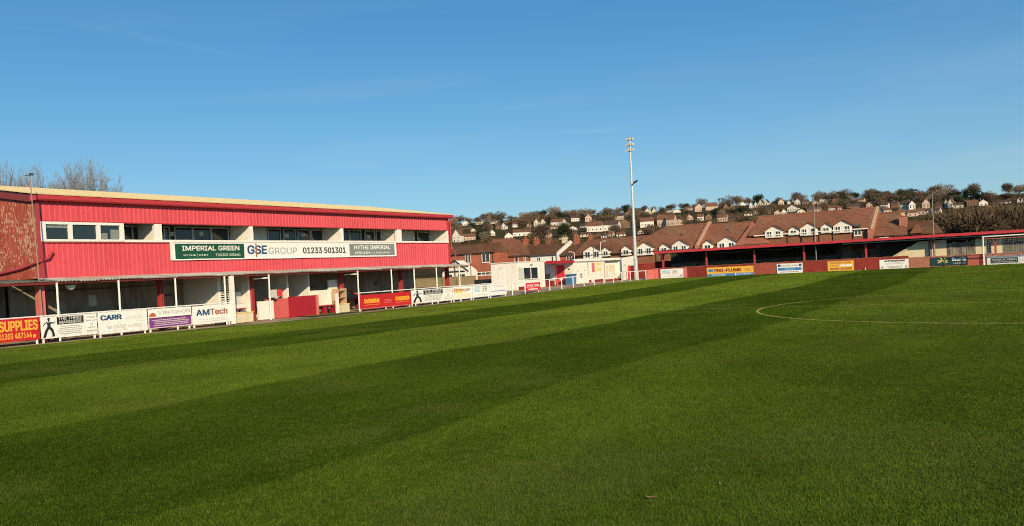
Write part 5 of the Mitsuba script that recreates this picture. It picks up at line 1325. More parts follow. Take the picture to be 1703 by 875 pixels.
TREES=[(-367.3,551.9,28.3,8.5,12.2,'e'),(-286.4,540.4,24.8,10,9.5,'e'),(-300.9,530.3,24.4,13.9,10.8,'d'),(-521.1,882.1,61.7,14.6,11.7,'g'),(-509.8,933.8,65.8,17.4,15.9,'g'),(-442.1,848.4,56.3,16.3,11.5,'b'),(-432.6,863.5,57.3,18.5,12.3,'g'),(-359.7,769.6,46.9,15,12.6,'d'),(-379.9,994.8,67,11.9,8.2,'d'),(-346.1,962,63.1,9.2,8.5,'e'),(-244.3,975.3,61.1,4.8,6.8,'e'),(-221.4,998.1,62.3,12.4,10.3,'g'),(-208.6,1013,63.2,11.1,10.4,'g'),(-180.6,674.8,33.1,12.4,10,'d'),(-165.9,1003.8,60.7,10,9.4,'e'),(-133.3,945.2,55,22.4,11.2,'b'),(-100.1,874.7,47.8,14.2,10.2,'e'),(-86.6,883.1,48.1,16.4,9.1,'b'),(-66.8,844.4,44.2,18.8,12.3,'g'),(-48.9,845.6,43.7,6.9,7.9,'e'),(-39,832,42.2,11.9,9.3,'e'),(-31,821.1,41,7.6,6.6,'e'),(-14.4,787.5,37.6,11.6,6.7,'d'),(-4.9,774.8,36.2,10.4,6.1,'d'),(-173.6,998.6,60.9,10.7,8,'d'),(-530.9,844.3,58.8,5.7,5,'e'),(-487.2,795.7,53.2,14.6,10.6,'b'),(-411.4,696.8,42.3,13.8,10.4,'b'),(-145.5,767.7,40,8.3,5.2,'b'),(-147.1,810.6,43.8,12.5,8.7,'d'),(-245.4,533.2,22.9,9.1,7.9,'d'),(-241.5,656.4,33.4,9.7,7.3,'b'),(-115.5,921.7,52.4,8.4,7.2,'b'),(-52.3,791.2,39.1,10,7,'b'),(-22.3,786.7,37.8,8.7,5.3,'b'),(-32,797,39,9.9,3.6,'s'),(-549,925.2,66.3,9.6,10.3,'b'),(-234.1,971.7,60.4,5.4,5.9,'e'),(-148.4,871.7,49.1,11.8,5,'s'),(-419.2,593.1,33.5,8.7,7.2,'d'),(-99.7,699.3,32.7,9.3,3.5,'s'),(-111.3,726.6,35.4,8,3.2,'s'),(-150.4,987.5,59.2,6.7,3.1,'s'),(-461,913.2,62.5,6.6,6.6,'b'),(-506,949,67,8.5,4.1,'s'),(-303.6,657.5,35.5,8.5,6.5,'d'),(-167.9,838.2,46.8,7.3,6.3,'g'),(-566.5,790.3,55.2,10.3,8.8,'b'),(-81.8,895.8,49.1,7.5,7.7,'e'),(-93.7,802.8,41.4,5.9,6.6,'e'),(-259,575.4,27,9.8,4.1,'s'),(-127.9,921.9,52.8,8.8,9,'g'),(-304.8,734,42.1,9.2,8.5,'d'),(-166.2,701.9,35,5.6,3,'s'),(-98.6,910.4,50.9,7.2,8.7,'b'),(-509.7,897.8,62.7,8.1,3.9,'s'),(-460.8,808,53.4,6.6,7.4,'b'),(-494.8,883.5,61,5.7,6.1,'b'),(-584,821.1,58.4,10.3,9.9,'b'),(-445.3,908.5,61.6,6.6,7.9,'b'),(-283.4,785.9,45.9,5,6.1,'e'),(-363.3,839.9,53.1,11.6,4.3,'s'),(-515.3,872.5,60.7,6.1,7.2,'d'),(-391.7,741.8,45.5,6.7,7.8,'d'),(-157,875.5,49.7,7.4,5.9,'g'),(-384.9,918,60.5,11.4,4.4,'s'),(-241.6,750.9,41.6,10,8,'e'),(-179.7,659.8,31.8,7.4,4.3,'s'),(-518.9,763.6,51.4,8,6.5,'e'),(-145.6,682.5,32.7,7.6,3.2,'s'),(-458.4,905.8,61.8,11.4,4.4,'s'),(-491.4,752.3,49.6,8.5,3.9,'s'),(-130.5,938.6,54.3,8.3,7.3,'d'),(-91.6,914.3,51,9,8.8,'b'),(-149.4,752,38.8,4.7,2.9,'s'),(-376.8,678.4,39.6,6.5,6.4,'e'),(-517.1,753.5,50.5,7.8,4.1,'s'),(-274.7,704,38.6,12.1,8.8,'b'),(-272,486.7,19.7,6.8,3.2,'s'),(-73.4,816.5,42,7.6,6.9,'g'),(-279.3,481.9,19.5,7.1,3.7,'s'),(-121.4,866,47.8,10.9,9.3,'d'),(-244.3,967.9,60.4,7.7,5.9,'d'),(-55.5,827.3,42.3,6.9,3.9,'s'),(-366.1,559.4,28.9,5.4,6.5,'d'),(-134.5,684.2,32.5,7.6,4.5,'s'),(-66.8,812.4,41.4,8.3,8.7,'b'),(-480.8,847.7,57.5,10,7.3,'b'),(-178.7,916.6,53.9,6.8,3.1,'s'),(-213.2,713.6,37.5,11.5,5.1,'s'),(-326.5,683.6,38.4,9.9,5.2,'s'),(-279.5,776.3,45,5.3,3.2,'s'),(-216.2,602.1,27.9,6.1,6.2,'b'),(-119.4,862.5,47.4,9.6,3.8,'s'),(-468.7,798.7,52.9,11.7,9.5,'b'),(-1.4,716,31,5,5.8,'d'),(-208.9,870.7,50.9,6.1,3.7,'s'),(-49.7,773.5,37.5,7.5,7.1,'e'),(-177.3,892.4,51.8,5.6,3.4,'s'),(-119.7,832.8,44.8,10.3,8.2,'d'),(-168.6,975.1,58.7,8.8,6.8,'b'),(-108.1,695.2,32.6,6.8,4.2,'s'),(-343.2,882,56.1,5.6,7,'d'),(-344.2,877.9,55.8,9,8.9,'b'),(-423.3,934,63.1,7.1,6.7,'b'),(-421.1,591,33.4,14,10.8,'d'),(-211.2,626.7,29.9,6.8,3.5,'s'),(-213.3,521.9,20.9,6.4,6.3,'b'),(-179.6,619.2,28.3,9.1,4.3,'s'),(-330.5,677.9,38.1,11.7,5.4,'s'),(-411.7,580.1,32.2,5.7,7.1,'b'),(-131.5,898.1,50.8,8.5,4.9,'s'),(-164.4,966.3,57.8,6.9,6.4,'g'),(-315.8,727.3,41.9,9.6,4.1,'s'),(-29.2,797.1,38.9,7.2,7.4,'b'),(-378,807.2,50.8,10.7,7.9,'b'),(-117,734.3,36.2,7.7,3.3,'s'),(-354.1,538.5,26.8,7.8,7.1,'g'),(-313.6,744.6,43.3,6.2,7.7,'b'),(-488.7,686.8,43.8,11.2,8.3,'e'),(-318.9,769.8,45.7,8.2,7.5,'b'),(-99.2,858.8,46.4,12.8,9.7,'d'),(-309.1,655.9,35.5,12.3,5.3,'s'),(-27.5,790.3,38.3,7.7,9,'b'),(-101.4,715.8,34.1,9,4.2,'s'),(-357.2,669.1,38.2,5.5,3.4,'s'),(-314.6,747.2,43.6,4.9,3,'s'),(-281,705.2,38.9,12.4,4.6,'s'),(-234.4,457.2,16,7.9,3.4,'s'),(-330.1,698.5,39.8,12.9,10.8,'d'),(-182.5,671.3,32.9,8.8,3.7,'s'),(-77.9,892.4,48.7,10.9,4.7,'s'),(-137.8,839.8,46,7.6,3,'s'),(-338.2,696.4,39.9,8.2,6.8,'g'),(-487.6,710.4,45.8,8.2,4,'s'),(-442.3,620.1,36.6,14.3,5.2,'s'),(-220.5,866.3,50.9,5.9,6.2,'b'),(-317.5,548.2,26.5,6.3,3.5,'s'),(-127.9,873.6,48.6,7.6,7.4,'d'),(-274,714,39.4,10.8,4,'s'),(-319.3,691.2,38.9,7.6,8.5,'d'),(-252.7,853.5,50.8,10.3,4,'s'),(-318.6,757.1,44.5,10.2,9,'b'),(-319.1,550.1,26.7,7.2,3.9,'s'),(-530.3,924.1,65.7,9.9,9.4,'d'),(-230.2,765.6,42.5,8,8,'d'),(-218.6,533.9,22.1,8.9,5.3,'s'),(-271.5,712.6,39.2,11.3,4.3,'s'),(-262.4,887.1,54,7.1,6.8,'b'),(-156.4,789.8,42.3,7.6,7.3,'b'),(-186.9,645.8,30.8,8.3,4.7,'s'),(-447.2,849.3,56.6,12.5,9.7,'b'),(-347.9,656.8,36.8,9.3,6.8,'g'),(-336.3,928,59.9,8,3.4,'s'),(-256.5,639.6,32.4,8,3.4,'s'),(-325.3,900.7,57.2,8.6,3.1,'s'),(-169.5,847.4,47.7,8.6,4.4,'s'),(-90.9,821,42.9,6,6.8,'e'),(-106.9,734.5,35.9,8.7,3.5,'s'),(-352.8,746.3,44.7,11.1,9.4,'e'),(-323.1,736.4,42.9,5.9,7.2,'b'),(-446.1,687.4,42.5,6.5,7.8,'b'),(-94.7,826.6,43.5,5.7,6.7,'b'),(-220.3,837.6,48.4,6.8,4.1,'s'),(-258.2,469.3,17.8,8.4,4.5,'s'),(-478.7,803.7,53.6,12,4.4,'s'),(-164.6,698.5,34.6,6.1,3.4,'s'),(-495.9,961.7,67.8,5.2,6,'e'),(-193,794.2,43.8,9.5,3.8,'s'),(-137.2,962,56.6,10.5,4.9,'s'),(-333.8,471.3,20.3,6.2,3.2,'s'),(-105,881.1,48.5,6.9,5.9,'b'),(-47.5,776.2,37.7,9.7,4.1,'s'),(-136.4,966.8,56.9,12.2,8.8,'d'),(-218.3,746.3,40.5,7.9,8.5,'e'),(-65.6,750.7,36,6.1,3.7,'s'),(-304.1,752.6,43.7,6.2,6,'d'),(-45.5,513,14.9,4.9,2.9,'s'),(-127.8,907.1,51.5,9.7,8.3,'e'),(-124.9,928.7,53.3,10.8,4.6,'s'),(-205.5,624,29.5,9.5,3.9,'s'),(-487.7,771.8,51.1,9.2,3.6,'s'),(-90.2,911.9,50.7,9.9,8.5,'b'),(-470.4,803.9,53.4,10.1,7.3,'d'),(-130.2,664.6,30.6,9,3.4,'s'),(-118.6,831.4,44.7,7.8,8.4,'e'),(-167,844.1,47.3,6.3,3.1,'s'),(-470.9,801,53.1,6.3,6.9,'b'),(-302,777.6,45.8,14.4,5.3,'s'),(-527.9,916.9,64.9,9.2,7.9,'b'),(-236.1,873.2,52,8,4.2,'s'),(-148.1,969.2,57.5,10.3,8.4,'b'),(-463,805.3,53.3,10.7,4.1,'s'),(-295.9,708.6,39.6,12.9,4.7,'s'),(-0.5,702.6,29.8,10.5,4.4,'s'),(-306.9,753.5,43.9,5.9,6.8,'b'),(-66,808.7,41.1,7.8,6.5,'b'),(-204.4,979.1,60.1,7.1,3,'s'),(-423.6,855.4,56.3,6.5,7.9,'g'),(-241,889.6,53.6,9.4,4.3,'s'),(-209.5,470.5,16.3,7.6,3.5,'s'),(-451.7,906,61.6,8.6,5.1,'s'),(-142.4,843.2,46.4,9.8,7.9,'b'),(-339.5,805.6,49.4,8.1,8.1,'b'),(-142.8,684.4,32.7,8.1,3.8,'s'),(-155.2,1007.7,60,11.7,4.4,'s'),(-243.5,603.4,28.9,8.8,3.5,'s'),(-131.9,872.4,48.6,6,5.6,'b'),(-168.2,951.3,56.6,7.6,8.9,'e'),(-308.6,708.6,40,9.6,9.3,'b'),(-323.7,499.3,22.4,5.2,3.1,'s'),(-309.2,802.6,48.2,11.2,4.2,'s'),(-180.3,824.7,46,11,4.9,'s'),(-438.6,616.2,36.1,14.8,10.6,'g'),(-61,546.7,18.2,5,2.8,'s'),(-307.7,733.1,42.1,5.6,6.9,'b'),(-149.5,673.4,32,7.9,3,'s'),(-514.8,910,63.9,7.5,3.2,'s'),(-112.7,683.7,31.7,7.4,4.5,'s'),(-99.1,875.5,47.9,5.7,3.2,'s'),(-146.7,821.8,44.7,5.1,6.3,'e'),(-254.7,791.4,45.5,6.1,6.8,'e'),(-233.8,737.1,40.1,6.5,7.9,'g'),(-124.5,878.2,48.9,5.2,2.8,'s'),(-98.4,852.9,45.9,5.9,6.1,'b'),(-236.5,585.3,27.1,9.6,3.9,'s'),(-421.1,797.7,51.3,10.1,7.7,'e'),(-441.6,801.2,52.2,13.7,9.8,'b'),(-157.5,680.9,32.9,4.8,2.9,'s'),(-284.7,898,55.7,7.7,9.6,'b'),(-99.4,710.4,33.6,9.1,3.9,'s'),(-327.9,687.1,38.8,8.5,4.5,'s'),(-254.4,765.2,43.2,6.1,5.9,'d'),(-222.6,756.8,41.5,5.7,6.8,'e'),(-483.4,964.2,67.6,8.3,3.5,'s'),(-344.4,748.8,44.6,8,8.1,'b'),(-10.8,765.3,35.6,7.5,3.8,'s'),(-203.1,617.2,28.8,6,3,'s'),(-489,886.2,61.1,8.7,3.6,'s'),(-162.8,851.6,47.8,5.6,5.7,'e'),(-132.6,924.8,53.2,9.1,7.8,'b'),(-307.7,777,45.9,12.7,5,'s'),(-243.4,819.4,47.6,6.7,3.9,'s'),(-225.9,759.4,41.8,7.1,7.9,'b'),(-131.9,858.5,47.4,6.1,3.3,'s'),(-403,603.5,33.9,8.9,3.9,'s'),(-302.3,755.6,43.9,6.6,7.6,'d'),(-488,942.6,65.9,10.8,4.2,'s'),(-323.4,498.4,22.3,9.7,5.2,'s'),(-358.5,907.2,58.8,7,3.5,'s'),(-276.5,886.5,54.4,8.1,3.7,'s'),(-182.3,857.2,48.9,8.4,3.3,'s'),(-226.9,732.6,39.5,7.4,3.2,'s'),(-275.9,826.5,49.2,9.3,4.2,'s'),(-495.7,883.8,61.1,8.5,7.3,'b'),(-127.3,955.5,55.7,9.9,4,'s'),(-246.5,782.5,44.5,8.4,3,'s'),(-108.9,934.4,53.3,8.4,9.5,'e'),(-306.8,521.5,23.8,5.4,3.1,'s'),(-533.4,901.7,63.8,9.8,4.3,'s'),(-172.8,950.8,56.7,6.1,6.6,'d'),(-554.5,847.3,59.8,7.5,7.3,'g'),(-496.3,883.5,61.1,10.5,3.7,'s'),(-295.4,488.3,20.6,7.6,3.5,'s'),(-338.3,473.1,20.6,9.7,4.2,'s'),(-218.8,740,39.9,5.9,3,'s'),(-447.8,813.5,53.5,11,10.1,'b'),(-384.4,577.6,31.1,8.6,6.5,'b'),(-456.8,896.4,60.9,10.7,8.9,'g'),(-258.8,644.5,32.9,6.5,7.5,'b'),(-235,677,35,6,3,'s'),(-135.2,666.2,30.9,11.8,4.3,'s'),(-63,852.2,44.7,6.3,6.1,'b'),(-433,803.7,52.2,8.5,4.4,'s'),(-177.8,645.1,30.4,6.8,3.7,'s'),(-407.2,855.3,55.8,7.6,6.2,'e'),(-394.6,887,58.2,11.1,4.6,'s'),(-281,839.7,50.5,6.7,3,'s'),(-312.8,694.5,39,8.9,4.1,'s'),(-79,795.3,40.3,9.8,8.3,'d'),(-62,799.6,40.1,7,3.1,'s'),(-118.7,822.5,43.9,8.9,9.1,'e'),(-331.8,827,51,10.2,3.7,'s'),(-356.1,838.9,52.8,11.5,9.3,'b'),(-111.2,676.6,31.1,7.7,4.3,'s'),(-500.1,716.3,46.7,5.9,6.8,'b'),(-519.3,817.6,56.1,6.3,3.9,'s'),(-230.5,836.1,48.6,8.1,3.1,'s'),(-170.9,615.5,27.7,7.8,5.8,'b'),(-377.9,886.4,57.6,9.9,8.5,'e'),(-326.6,505.6,23.1,11.8,4.6,'s'),(-362.1,781.6,48,4.9,6,'b'),(-313.4,484.7,20.8,8.9,3.5,'s'),(-125.5,917.9,52.4,7,6.1,'b'),(-171.8,598.7,26.2,6.1,6.8,'d'),(-54.2,805.2,40.4,9.4,3.4,'s'),(-510.5,880,61.2,13.9,10.5,'b'),(-482.1,809.7,54.2,10.5,8,'d'),(-56.4,843.6,43.8,11.5,9.4,'e'),(-532.6,952.3,68.2,7.8,4.2,'s'),(-338.7,806.9,49.5,8.3,4.3,'s'),(-543,910.2,64.8,8,3.5,'s'),(-587.5,819.5,58.4,9.6,7.3,'d'),(-213.6,869.9,51,7.5,3.2,'s'),(-125.6,718.9,35.2,5.7,5.7,'e'),(-304.2,575.9,28.4,5.5,6.2,'b'),(-438.2,815.8,53.4,9.9,10.9,'e'),(-281.2,481.5,19.5,13,5.4,'s'),(-99.5,660.1,29.3,6.7,5.9,'b'),(-309.6,737.1,42.5,10.6,7.8,'d'),(-175.7,606,27,5.7,7,'b'),(-115,805.4,42.3,9.6,8.9,'b'),(-283,665.2,35.5,6.8,3.7,'s'),(-223.6,900.3,53.9,7.3,4.1,'s'),(-523.3,881.9,61.8,10,7.4,'b'),(-76.8,755.6,36.8,6.3,3.9,'s'),(-491.4,813.6,54.9,5.9,3,'s'),(-60.3,807.6,40.8,7.2,6.2,'e'),(-394.5,670.8,39.5,5.6,3.4,'s'),(-342.7,802.2,49.2,8.1,4.3,'s'),(-586.7,921.6,67.2,7.4,8,'g'),(-615.4,921.2,68.1,10.9,8,'d'),(-490,953.7,66.9,11.1,9,'d'),(-114.9,983.5,56.9,6.2,6,'b'),(-8.5,979.3,52.1,11.1,9,'d'),(-129.9,983.8,57.9,8.6,8,'g'),(-191.3,1031.4,62.9,11.1,13,'b'),(-138.1,948.8,55.4,17.3,13,'d'),(-182.5,1013.2,62,11.1,9,'b'),(-63.1,918,50.4,9.7,7,'g'),(-595.4,912.1,66.7,16.1,13,'b'),(-488.9,969.1,68.2,10.4,8,'b'),(-535.7,940.4,67.2,7.4,6,'d'),(-557.3,941.3,68,9.7,7,'e'),(-532.1,985.5,69.5,14.9,11,'d'),(-115.2,990.3,56.9,7.7,7,'g'),(-373.5,1040.6,69.5,7.3,7,'g'),(-208.2,1032.6,64.1,8.3,6,'e'),(-50.7,929,51,9.2,9,'b'),(-590.6,908.2,66.2,8.1,9,'g'),(-484.4,980.8,69.1,10.3,8,'b'),(-309.1,1063.1,69.3,12,11,'g'),(-232.5,1015.9,64.2,12.1,13,'d'),(-532.8,969.6,69.4,8.1,6,'e'),(-600.9,953.1,69.5,9.6,7,'g'),(-609.2,946.3,69.4,11.2,9,'b'),(-427.3,972.1,66.6,11.2,11,'e'),(-111,954.8,55.1,12.4,9,'d'),(-112.7,969.7,56.4,14.4,11,'d'),(-106.4,983.3,56.3,11.8,11,'e'),(-67,954.6,53.7,11.3,9,'g'),(-406.8,1010.7,69.2,7,6,'b'),(-609.5,932.5,68.9,11.3,11,'d'),(-434.6,1007.9,69.4,5.8,7,'e'),(-645.4,908.5,67.9,9.9,9,'g'),(-354.3,1013.7,67.9,6.3,6,'b'),(-240.7,1047.2,66.3,7.8,7,'g'),(-562.9,967.6,69.5,6.4,6,'b'),(-110.9,956.7,55.3,10.1,8,'g'),(-234.9,1001.2,63,5.1,6,'b'),(-288.8,1048,68.6,7.5,8,'e'),(-316.6,1028.2,67.9,17.6,13,'b'),(-651.2,929.5,69.4,14.6,11,'b'),(-430.7,978.9,67.2,6.8,7,'b'),(-193,1014.3,62.8,9.6,7,'e'),(-119,990.5,57.2,9,7,'d'),(-44,916.9,49.7,11.4,13,'d'),(-124.3,970.3,56.9,7.4,8,'e'),(-203.1,994,61.4,9.6,7,'b'),(-372.6,1015.8,68.6,8,8,'b'),(-200.3,1000,61.8,11.6,13,'b'),(-75.5,956.4,54.1,17.9,13,'b'),(-542.8,947.7,68.1,10.1,9,'b'),(-583.7,921.7,67.1,16,13,'d'),(-301.3,1011.1,66,12.6,13,'b'),(-183.3,974.4,59.1,10.8,11,'b'),(-9.5,962.8,52,10.2,9,'g'),(-466,1003.1,69.5,11.7,9,'b'),(-275.4,1016.3,65.6,11.7,13,'e'),(-75.5,933.5,52.1,8.5,7,'e'),(-353.4,1039.2,69.4,12.2,13,'b'),(-414.5,1003.1,68.8,6.9,8,'b'),(-443.1,987.9,68.4,8.3,8,'b'),(-69.9,926.4,51.4,6.7,8,'b'),(-413.8,992.1,67.9,7,8,'d'),(-478.3,984.3,69.2,8,7,'d'),(-17.3,959.5,52.1,12.2,11,'d'),(-256.4,1042.2,67.1,7.5,8,'b'),(-650.3,922,69.2,10.9,11,'g'),(-206.1,1017.9,63.6,8.3,7,'g'),(-495.2,993.2,69.5,8.1,7,'b'),(-335.4,1024.1,68.2,6.5,6,'e'),(-554.7,961.8,69.4,8.1,6,'b'),(-509.4,965.7,68.6,9.7,7,'g'),(-85.2,983.3,55,17.9,13,'d'),(-639.8,933.8,69.4,9.8,8,'g'),(-83.2,926.8,51.8,10,8,'b'),(-534,933.6,66.6,14.5,11,'d'),(-525.3,935.1,66.4,10.9,11,'e'),(-170,970.4,58.3,8.5,7,'b'),(-181,997.7,61,17.4,13,'d'),(-629.4,921.6,68.5,9.3,7,'b'),(-301.5,1067.7,69.2,9.4,11,'b'),(-549.8,929,66.7,6.3,6,'d'),(-507.6,933.7,65.8,10.1,11,'g'),(-0.8,147.1,0.3,5.5,6.5,'w'),(-10.2,140.6,0.3,5.4,6.8,'w'),(-2.7,181.6,0.3,7.1,7.6,'w'),(-2,158,0.3,6.7,6.9,'w'),(-6.7,148.1,0.3,6.2,6.6,'w'),(-16.2,199.8,0.3,8.3,8.9,'w'),(-6.5,203,0.3,7.8,9.4,'w'),(-15.1,175.7,0.3,6.6,7.8,'w'),(-3.2,148.2,0.3,6.7,6.8,'w'),(-2.7,129.1,0.3,4.8,6,'w'),(-0.9,171.8,0.3,6.9,7.3,'w'),(-8,196.1,0.3,8.8,9,'w'),(-8.8,129.2,0.3,5.8,6.2,'w'),(-7.2,192.3,0.3,9.4,9.4,'w'),(-10,163.7,0.3,7.2,7.3,'w'),(-15.9,197.8,0.3,9.2,8.9,'w'),(-5.8,159.6,0.3,6.6,7.8,'w'),(-4.1,201.9,0.3,8.8,8.8,'w'),(-12.5,171.1,0.3,6.7,7.8,'w'),(-4.4,131.7,0.3,5.3,6.2,'w'),(-13.3,162.8,0.3,5.8,7,'w'),(-5.3,129.7,0.3,6.1,6.2,'w'),(-2.1,198.9,0.3,8.1,8.7,'w'),(-1.5,148.8,0.3,5.7,6,'w'),(-10.5,158.6,0.3,5.8,7.7,'w'),(-13.4,187,0.3,6.9,8.9,'w'),(-2,127.5,0.3,4.1,5.4,'w'),(-11,142.6,0.3,5.9,6.4,'w'),(-12.9,174.4,0.3,6.7,7.8,'w'),(-7.7,136.1,0.3,6,6.3,'w'),(-5.3,173.4,0.3,7,7.5,'w'),(-5.1,169.7,0.3,8,7.7,'w'),(-6.3,139.7,0.3,5.6,6.9,'w'),(-0.7,195.3,0.3,7.6,8.4,'w'),(-15.2,193,0.3,8.3,8.5,'w'),(-0.9,146.9,0.3,5.2,6.4,'w'),(-15.1,185.3,0.3,7.1,8.8,'w'),(-3.6,195.4,0.3,7.1,9.1,'w'),(-5,165.3,0.3,6.3,7.4,'w'),(-10.6,147.5,0.3,6.6,6.7,'w'),(-5,125.2,0.3,5.9,5.8,'w'),(-4.9,144.4,0.3,5.7,6.9,'w'),(-11.5,140.6,0.3,6.3,6.6,'w'),(-5.5,131.8,0.3,5.9,6.3,'w'),(-2.6,171.1,0.3,7.7,7.5,'w'),(-15.9,184.7,0.3,6,7.9,'w'),(-8.2,151.9,0.3,6.1,7.3,'w'),(-3,153.9,0.3,5.3,6.8,'w'),(-5.5,134.8,0.3,5.5,6,'w'),(-2,202.9,0.3,8.7,8.9,'w'),(-2.9,141.8,0.3,4.9,6.3,'w'),(-11.6,144.7,0.3,6.5,6.3,'w')]

# ---------------------------------------------------------------- trees


def bare_tree(seed, twigs=420, levels=3, spread=1.0):
    """unit bare tree (1 m tall, 1 m wide): trunk and limbs, and a crown of fine twigs"""
    r = np.random.default_rng(seed)
    limbs, tips = [], []

    def grow(p, d, l, rad, lev):
        q = p + d * l
        limbs.append((p, q, rad, rad * .62))
        if lev == 0:
            tips.append((q, d, l))
            return
        for _ in range(r.integers(3, 5)):
            e = d + r.normal(0, .48, 3) * [1, 1, .55] * spread
            e[2] = e[2] * .75 + .15
            e /= np.linalg.norm(e)
            grow(p + d * l * r.uniform(.55, 1), e, l * r.uniform(.62, .82), rad * .58, lev - 1)
        tips.append((q, d, l))

    for _ in range(2):
        d = np.array([r.normal(0, .12), r.normal(0, .12), 1.0])
        grow(np.zeros(3), d / np.linalg.norm(d), .34, .028, levels)
    m = M()
    for p, q, a, b in limbs:
        m.tube(p, q, a, b, n=4, cap=False)
    tv = []
    per = max(1, twigs // len(tips))
    for q, d, l in tips:
        for _ in range(per):
            e = d + r.normal(0, .65, 3)
            e /= np.linalg.norm(e)
            b = q - d * l * r.uniform(0, .6) + r.normal(0, .012, 3)
            w = np.cross(e, r.normal(0, 1, 3))
            w /= np.linalg.norm(w) + 1e-9
            tv.append([b - w * .006, b + w * .006, b + e * r.uniform(.07, .17)])
    tv = np.array(tv)
    allv = np.vstack([np.vstack(m.v), tv.reshape(-1, 3)])
    lo, hi = np.percentile(allv, 1, 0), np.percentile(allv, 99.5, 0)
    sx = 1 / max(hi[0] - lo[0], hi[1] - lo[1])
    sc = np.array([sx, sx, 1 / hi[2]])
    off = np.array([(lo[0] + hi[0]) / 2, (lo[1] + hi[1]) / 2, 0])
    return (np.vstack(m.v) - off) * sc, np.vstack(m.f), (tv.reshape(-1, 3) - off) * sc, np.arange(3 * len(tv)).reshape(-1, 3)


def leafy(seed, n, kind):
    """unit crown of small leaf clumps in several lobes; kind 'e' conifer or holm oak, 's' low scrub"""
    r = np.random.default_rng(seed)
    lobes = [(np.array([r.uniform(-.26, .26), r.uniform(-.26, .26), r.uniform(.26, .74)]), r.uniform(.16, .29)) for _ in range(9)]
    if kind == 's':
        lobes = [(np.array([r.uniform(-.4, .4), r.uniform(-.4, .4), r.uniform(.15, .6)]), r.uniform(.16, .34)) for _ in range(12)]
    v = []
    for i in range(n):
        c, R_ = lobes[r.integers(len(lobes))]
        d = r.normal(0, 1, 3)
        d /= np.linalg.norm(d)
        p = c + d * R_ * r.uniform(.55, 1.05)
        a, b = r.normal(0, 1, 3), r.normal(0, 1, 3)
        s = r.uniform(.022, .055)
        v.append([p + a / np.linalg.norm(a) * s, p + b / np.linalg.norm(b) * s, p - (a + b) / np.linalg.norm(a + b) * s])
    v = np.array(v).reshape(-1, 3)
    v[:, 2] = np.maximum(v[:, 2], 0)
    v[:, :2] /= (np.percentile(v[:, :2], 99) - np.percentile(v[:, :2], 1))
    v[:, 2] /= np.percentile(v[:, 2], 99.5)
    return v, np.arange(len(v)).reshape(-1, 3)




def winter(seed, n, flat_=1.0):
    """unit bare crown seen from afar: rounded lobes filled with fine upward twigs over a few limbs"""
    r = np.random.default_rng(seed)
    lobes = [(np.array([r.uniform(-.25, .25), r.uniform(-.25, .25), r.uniform(.24, .70)]), r.uniform(.17, .28)) for _ in range(8)]
    m = M()
    m.tube((0, 0, -.05), (0, 0, .35), .030, .022, n=5, cap=False)
    for c, R_ in lobes:
        m.tube((0, 0, r.uniform(.15, .33)), c, .016, .006, n=4, cap=False)
    v = []
    for i in range(n):
        c, R_ = lobes[r.integers(8)]
        d = r.normal(0, 1, 3)
        d /= np.linalg.norm(d)
        p = c + d * R_ * r.uniform(.2, 1.0) ** .6
        e = d * .8 + [0, 0, .7] + r.normal(0, .5, 3)
        e /= np.linalg.norm(e)
        w = np.cross(e, r.normal(0, 1, 3))
        w *= r.uniform(.006, .014) / (np.linalg.norm(w) + 1e-9)
        v.append([p - w, p + w, p + e * r.uniform(.06, .16)])
    v = np.array(v).reshape(-1, 3)
    sx = 1 / (np.percentile(v[:, :2], 99) - np.percentile(v[:, :2], 1))
    sc = np.array([sx, sx, 1 / np.percentile(v[:, 2], 99.7)])
    return np.vstack(m.v) * sc, np.vstack(m.f), v * sc, np.arange(len(v)).reshape(-1, 3)


VAR = {}
for kind, bs, nvar, tw in (('b', 'bare_brown', 5, 1500), ('d', 'bare_dark', 4, 2000), ('g', 'bare_grey', 3, 1000), ('w', 'wood_brown', 5, 4200)):
    for i in range(nvar):
        lv, lf, tv, tf = winter(100 + i + ord(kind), tw)
        VAR.setdefault(kind, []).append((mikit.ply((lv, lf), 'trunk'), mikit.ply((tv, tf), bs)))
for kind, bs, nvar, n in (('e', 'evergreen', 4, 1500), ('s', 'scrub', 3, 900)):
    for i in range(nvar):
        lv, lf = leafy(300 + i + ord(kind), n, kind)
        tm = M().tube((0, 0, -.02), (0, 0, .55), .03, .015, n=6)
        VAR.setdefault(kind, []).append((mikit.ply((np.vstack(tm.v), np.vstack(tm.f)), 'trunk'), mikit.ply((lv, lf), bs)))
KIND = {'b': ('bare_tree', 'bare brown winter tree'), 'd': ('bare_tree', 'dense dark brown winter tree'), 'g': ('bare_tree', 'pale grey bare tree'), 'w': ('bare_tree', 'tangled brown bare tree'),
        'e': ('evergreen_tree', 'dark evergreen tree'), 's': ('shrub', 'low brown thicket')}


def bearing(x, y):
    return math.degrees(math.atan2(-x, y))


def zone(x, y):
    b = bearing(x, y)
    for lim, nm in ((33.2, 'just right of the red stand'), (29.0, 'above the white gabled house'), (25.2, 'above the row of white dormers'), (22.5, 'behind the floodlight mast'), (17.5, 'above the sloping pink parapet'),
                    (13.8, 'above the pink hipped wing'), (9.0, 'above the tallest terrace'), (4.2, 'above the turret house'), (-99, 'above the goal')):
        if b > lim:
            return nm


def place_tree(x, y, z, w, h, kind, sd, label, group):
    t = thing(KIND[kind][0], label, 'tree' if kind != 's' else 'shrub', group)
    lp, cp = VAR[kind][sd % len(VAR[kind])]
    tw = T().translate([x, y, z - .1]).rotate([0, 0, 1], (sd * 67) % 360).scale([w, w, h])
    scene[uniq(f'{t}__trunk')] = {**lp, 'to_world': tw}
    scene[uniq(f'{t}__crown')] = {**cp, 'to_world': tw}
    return t


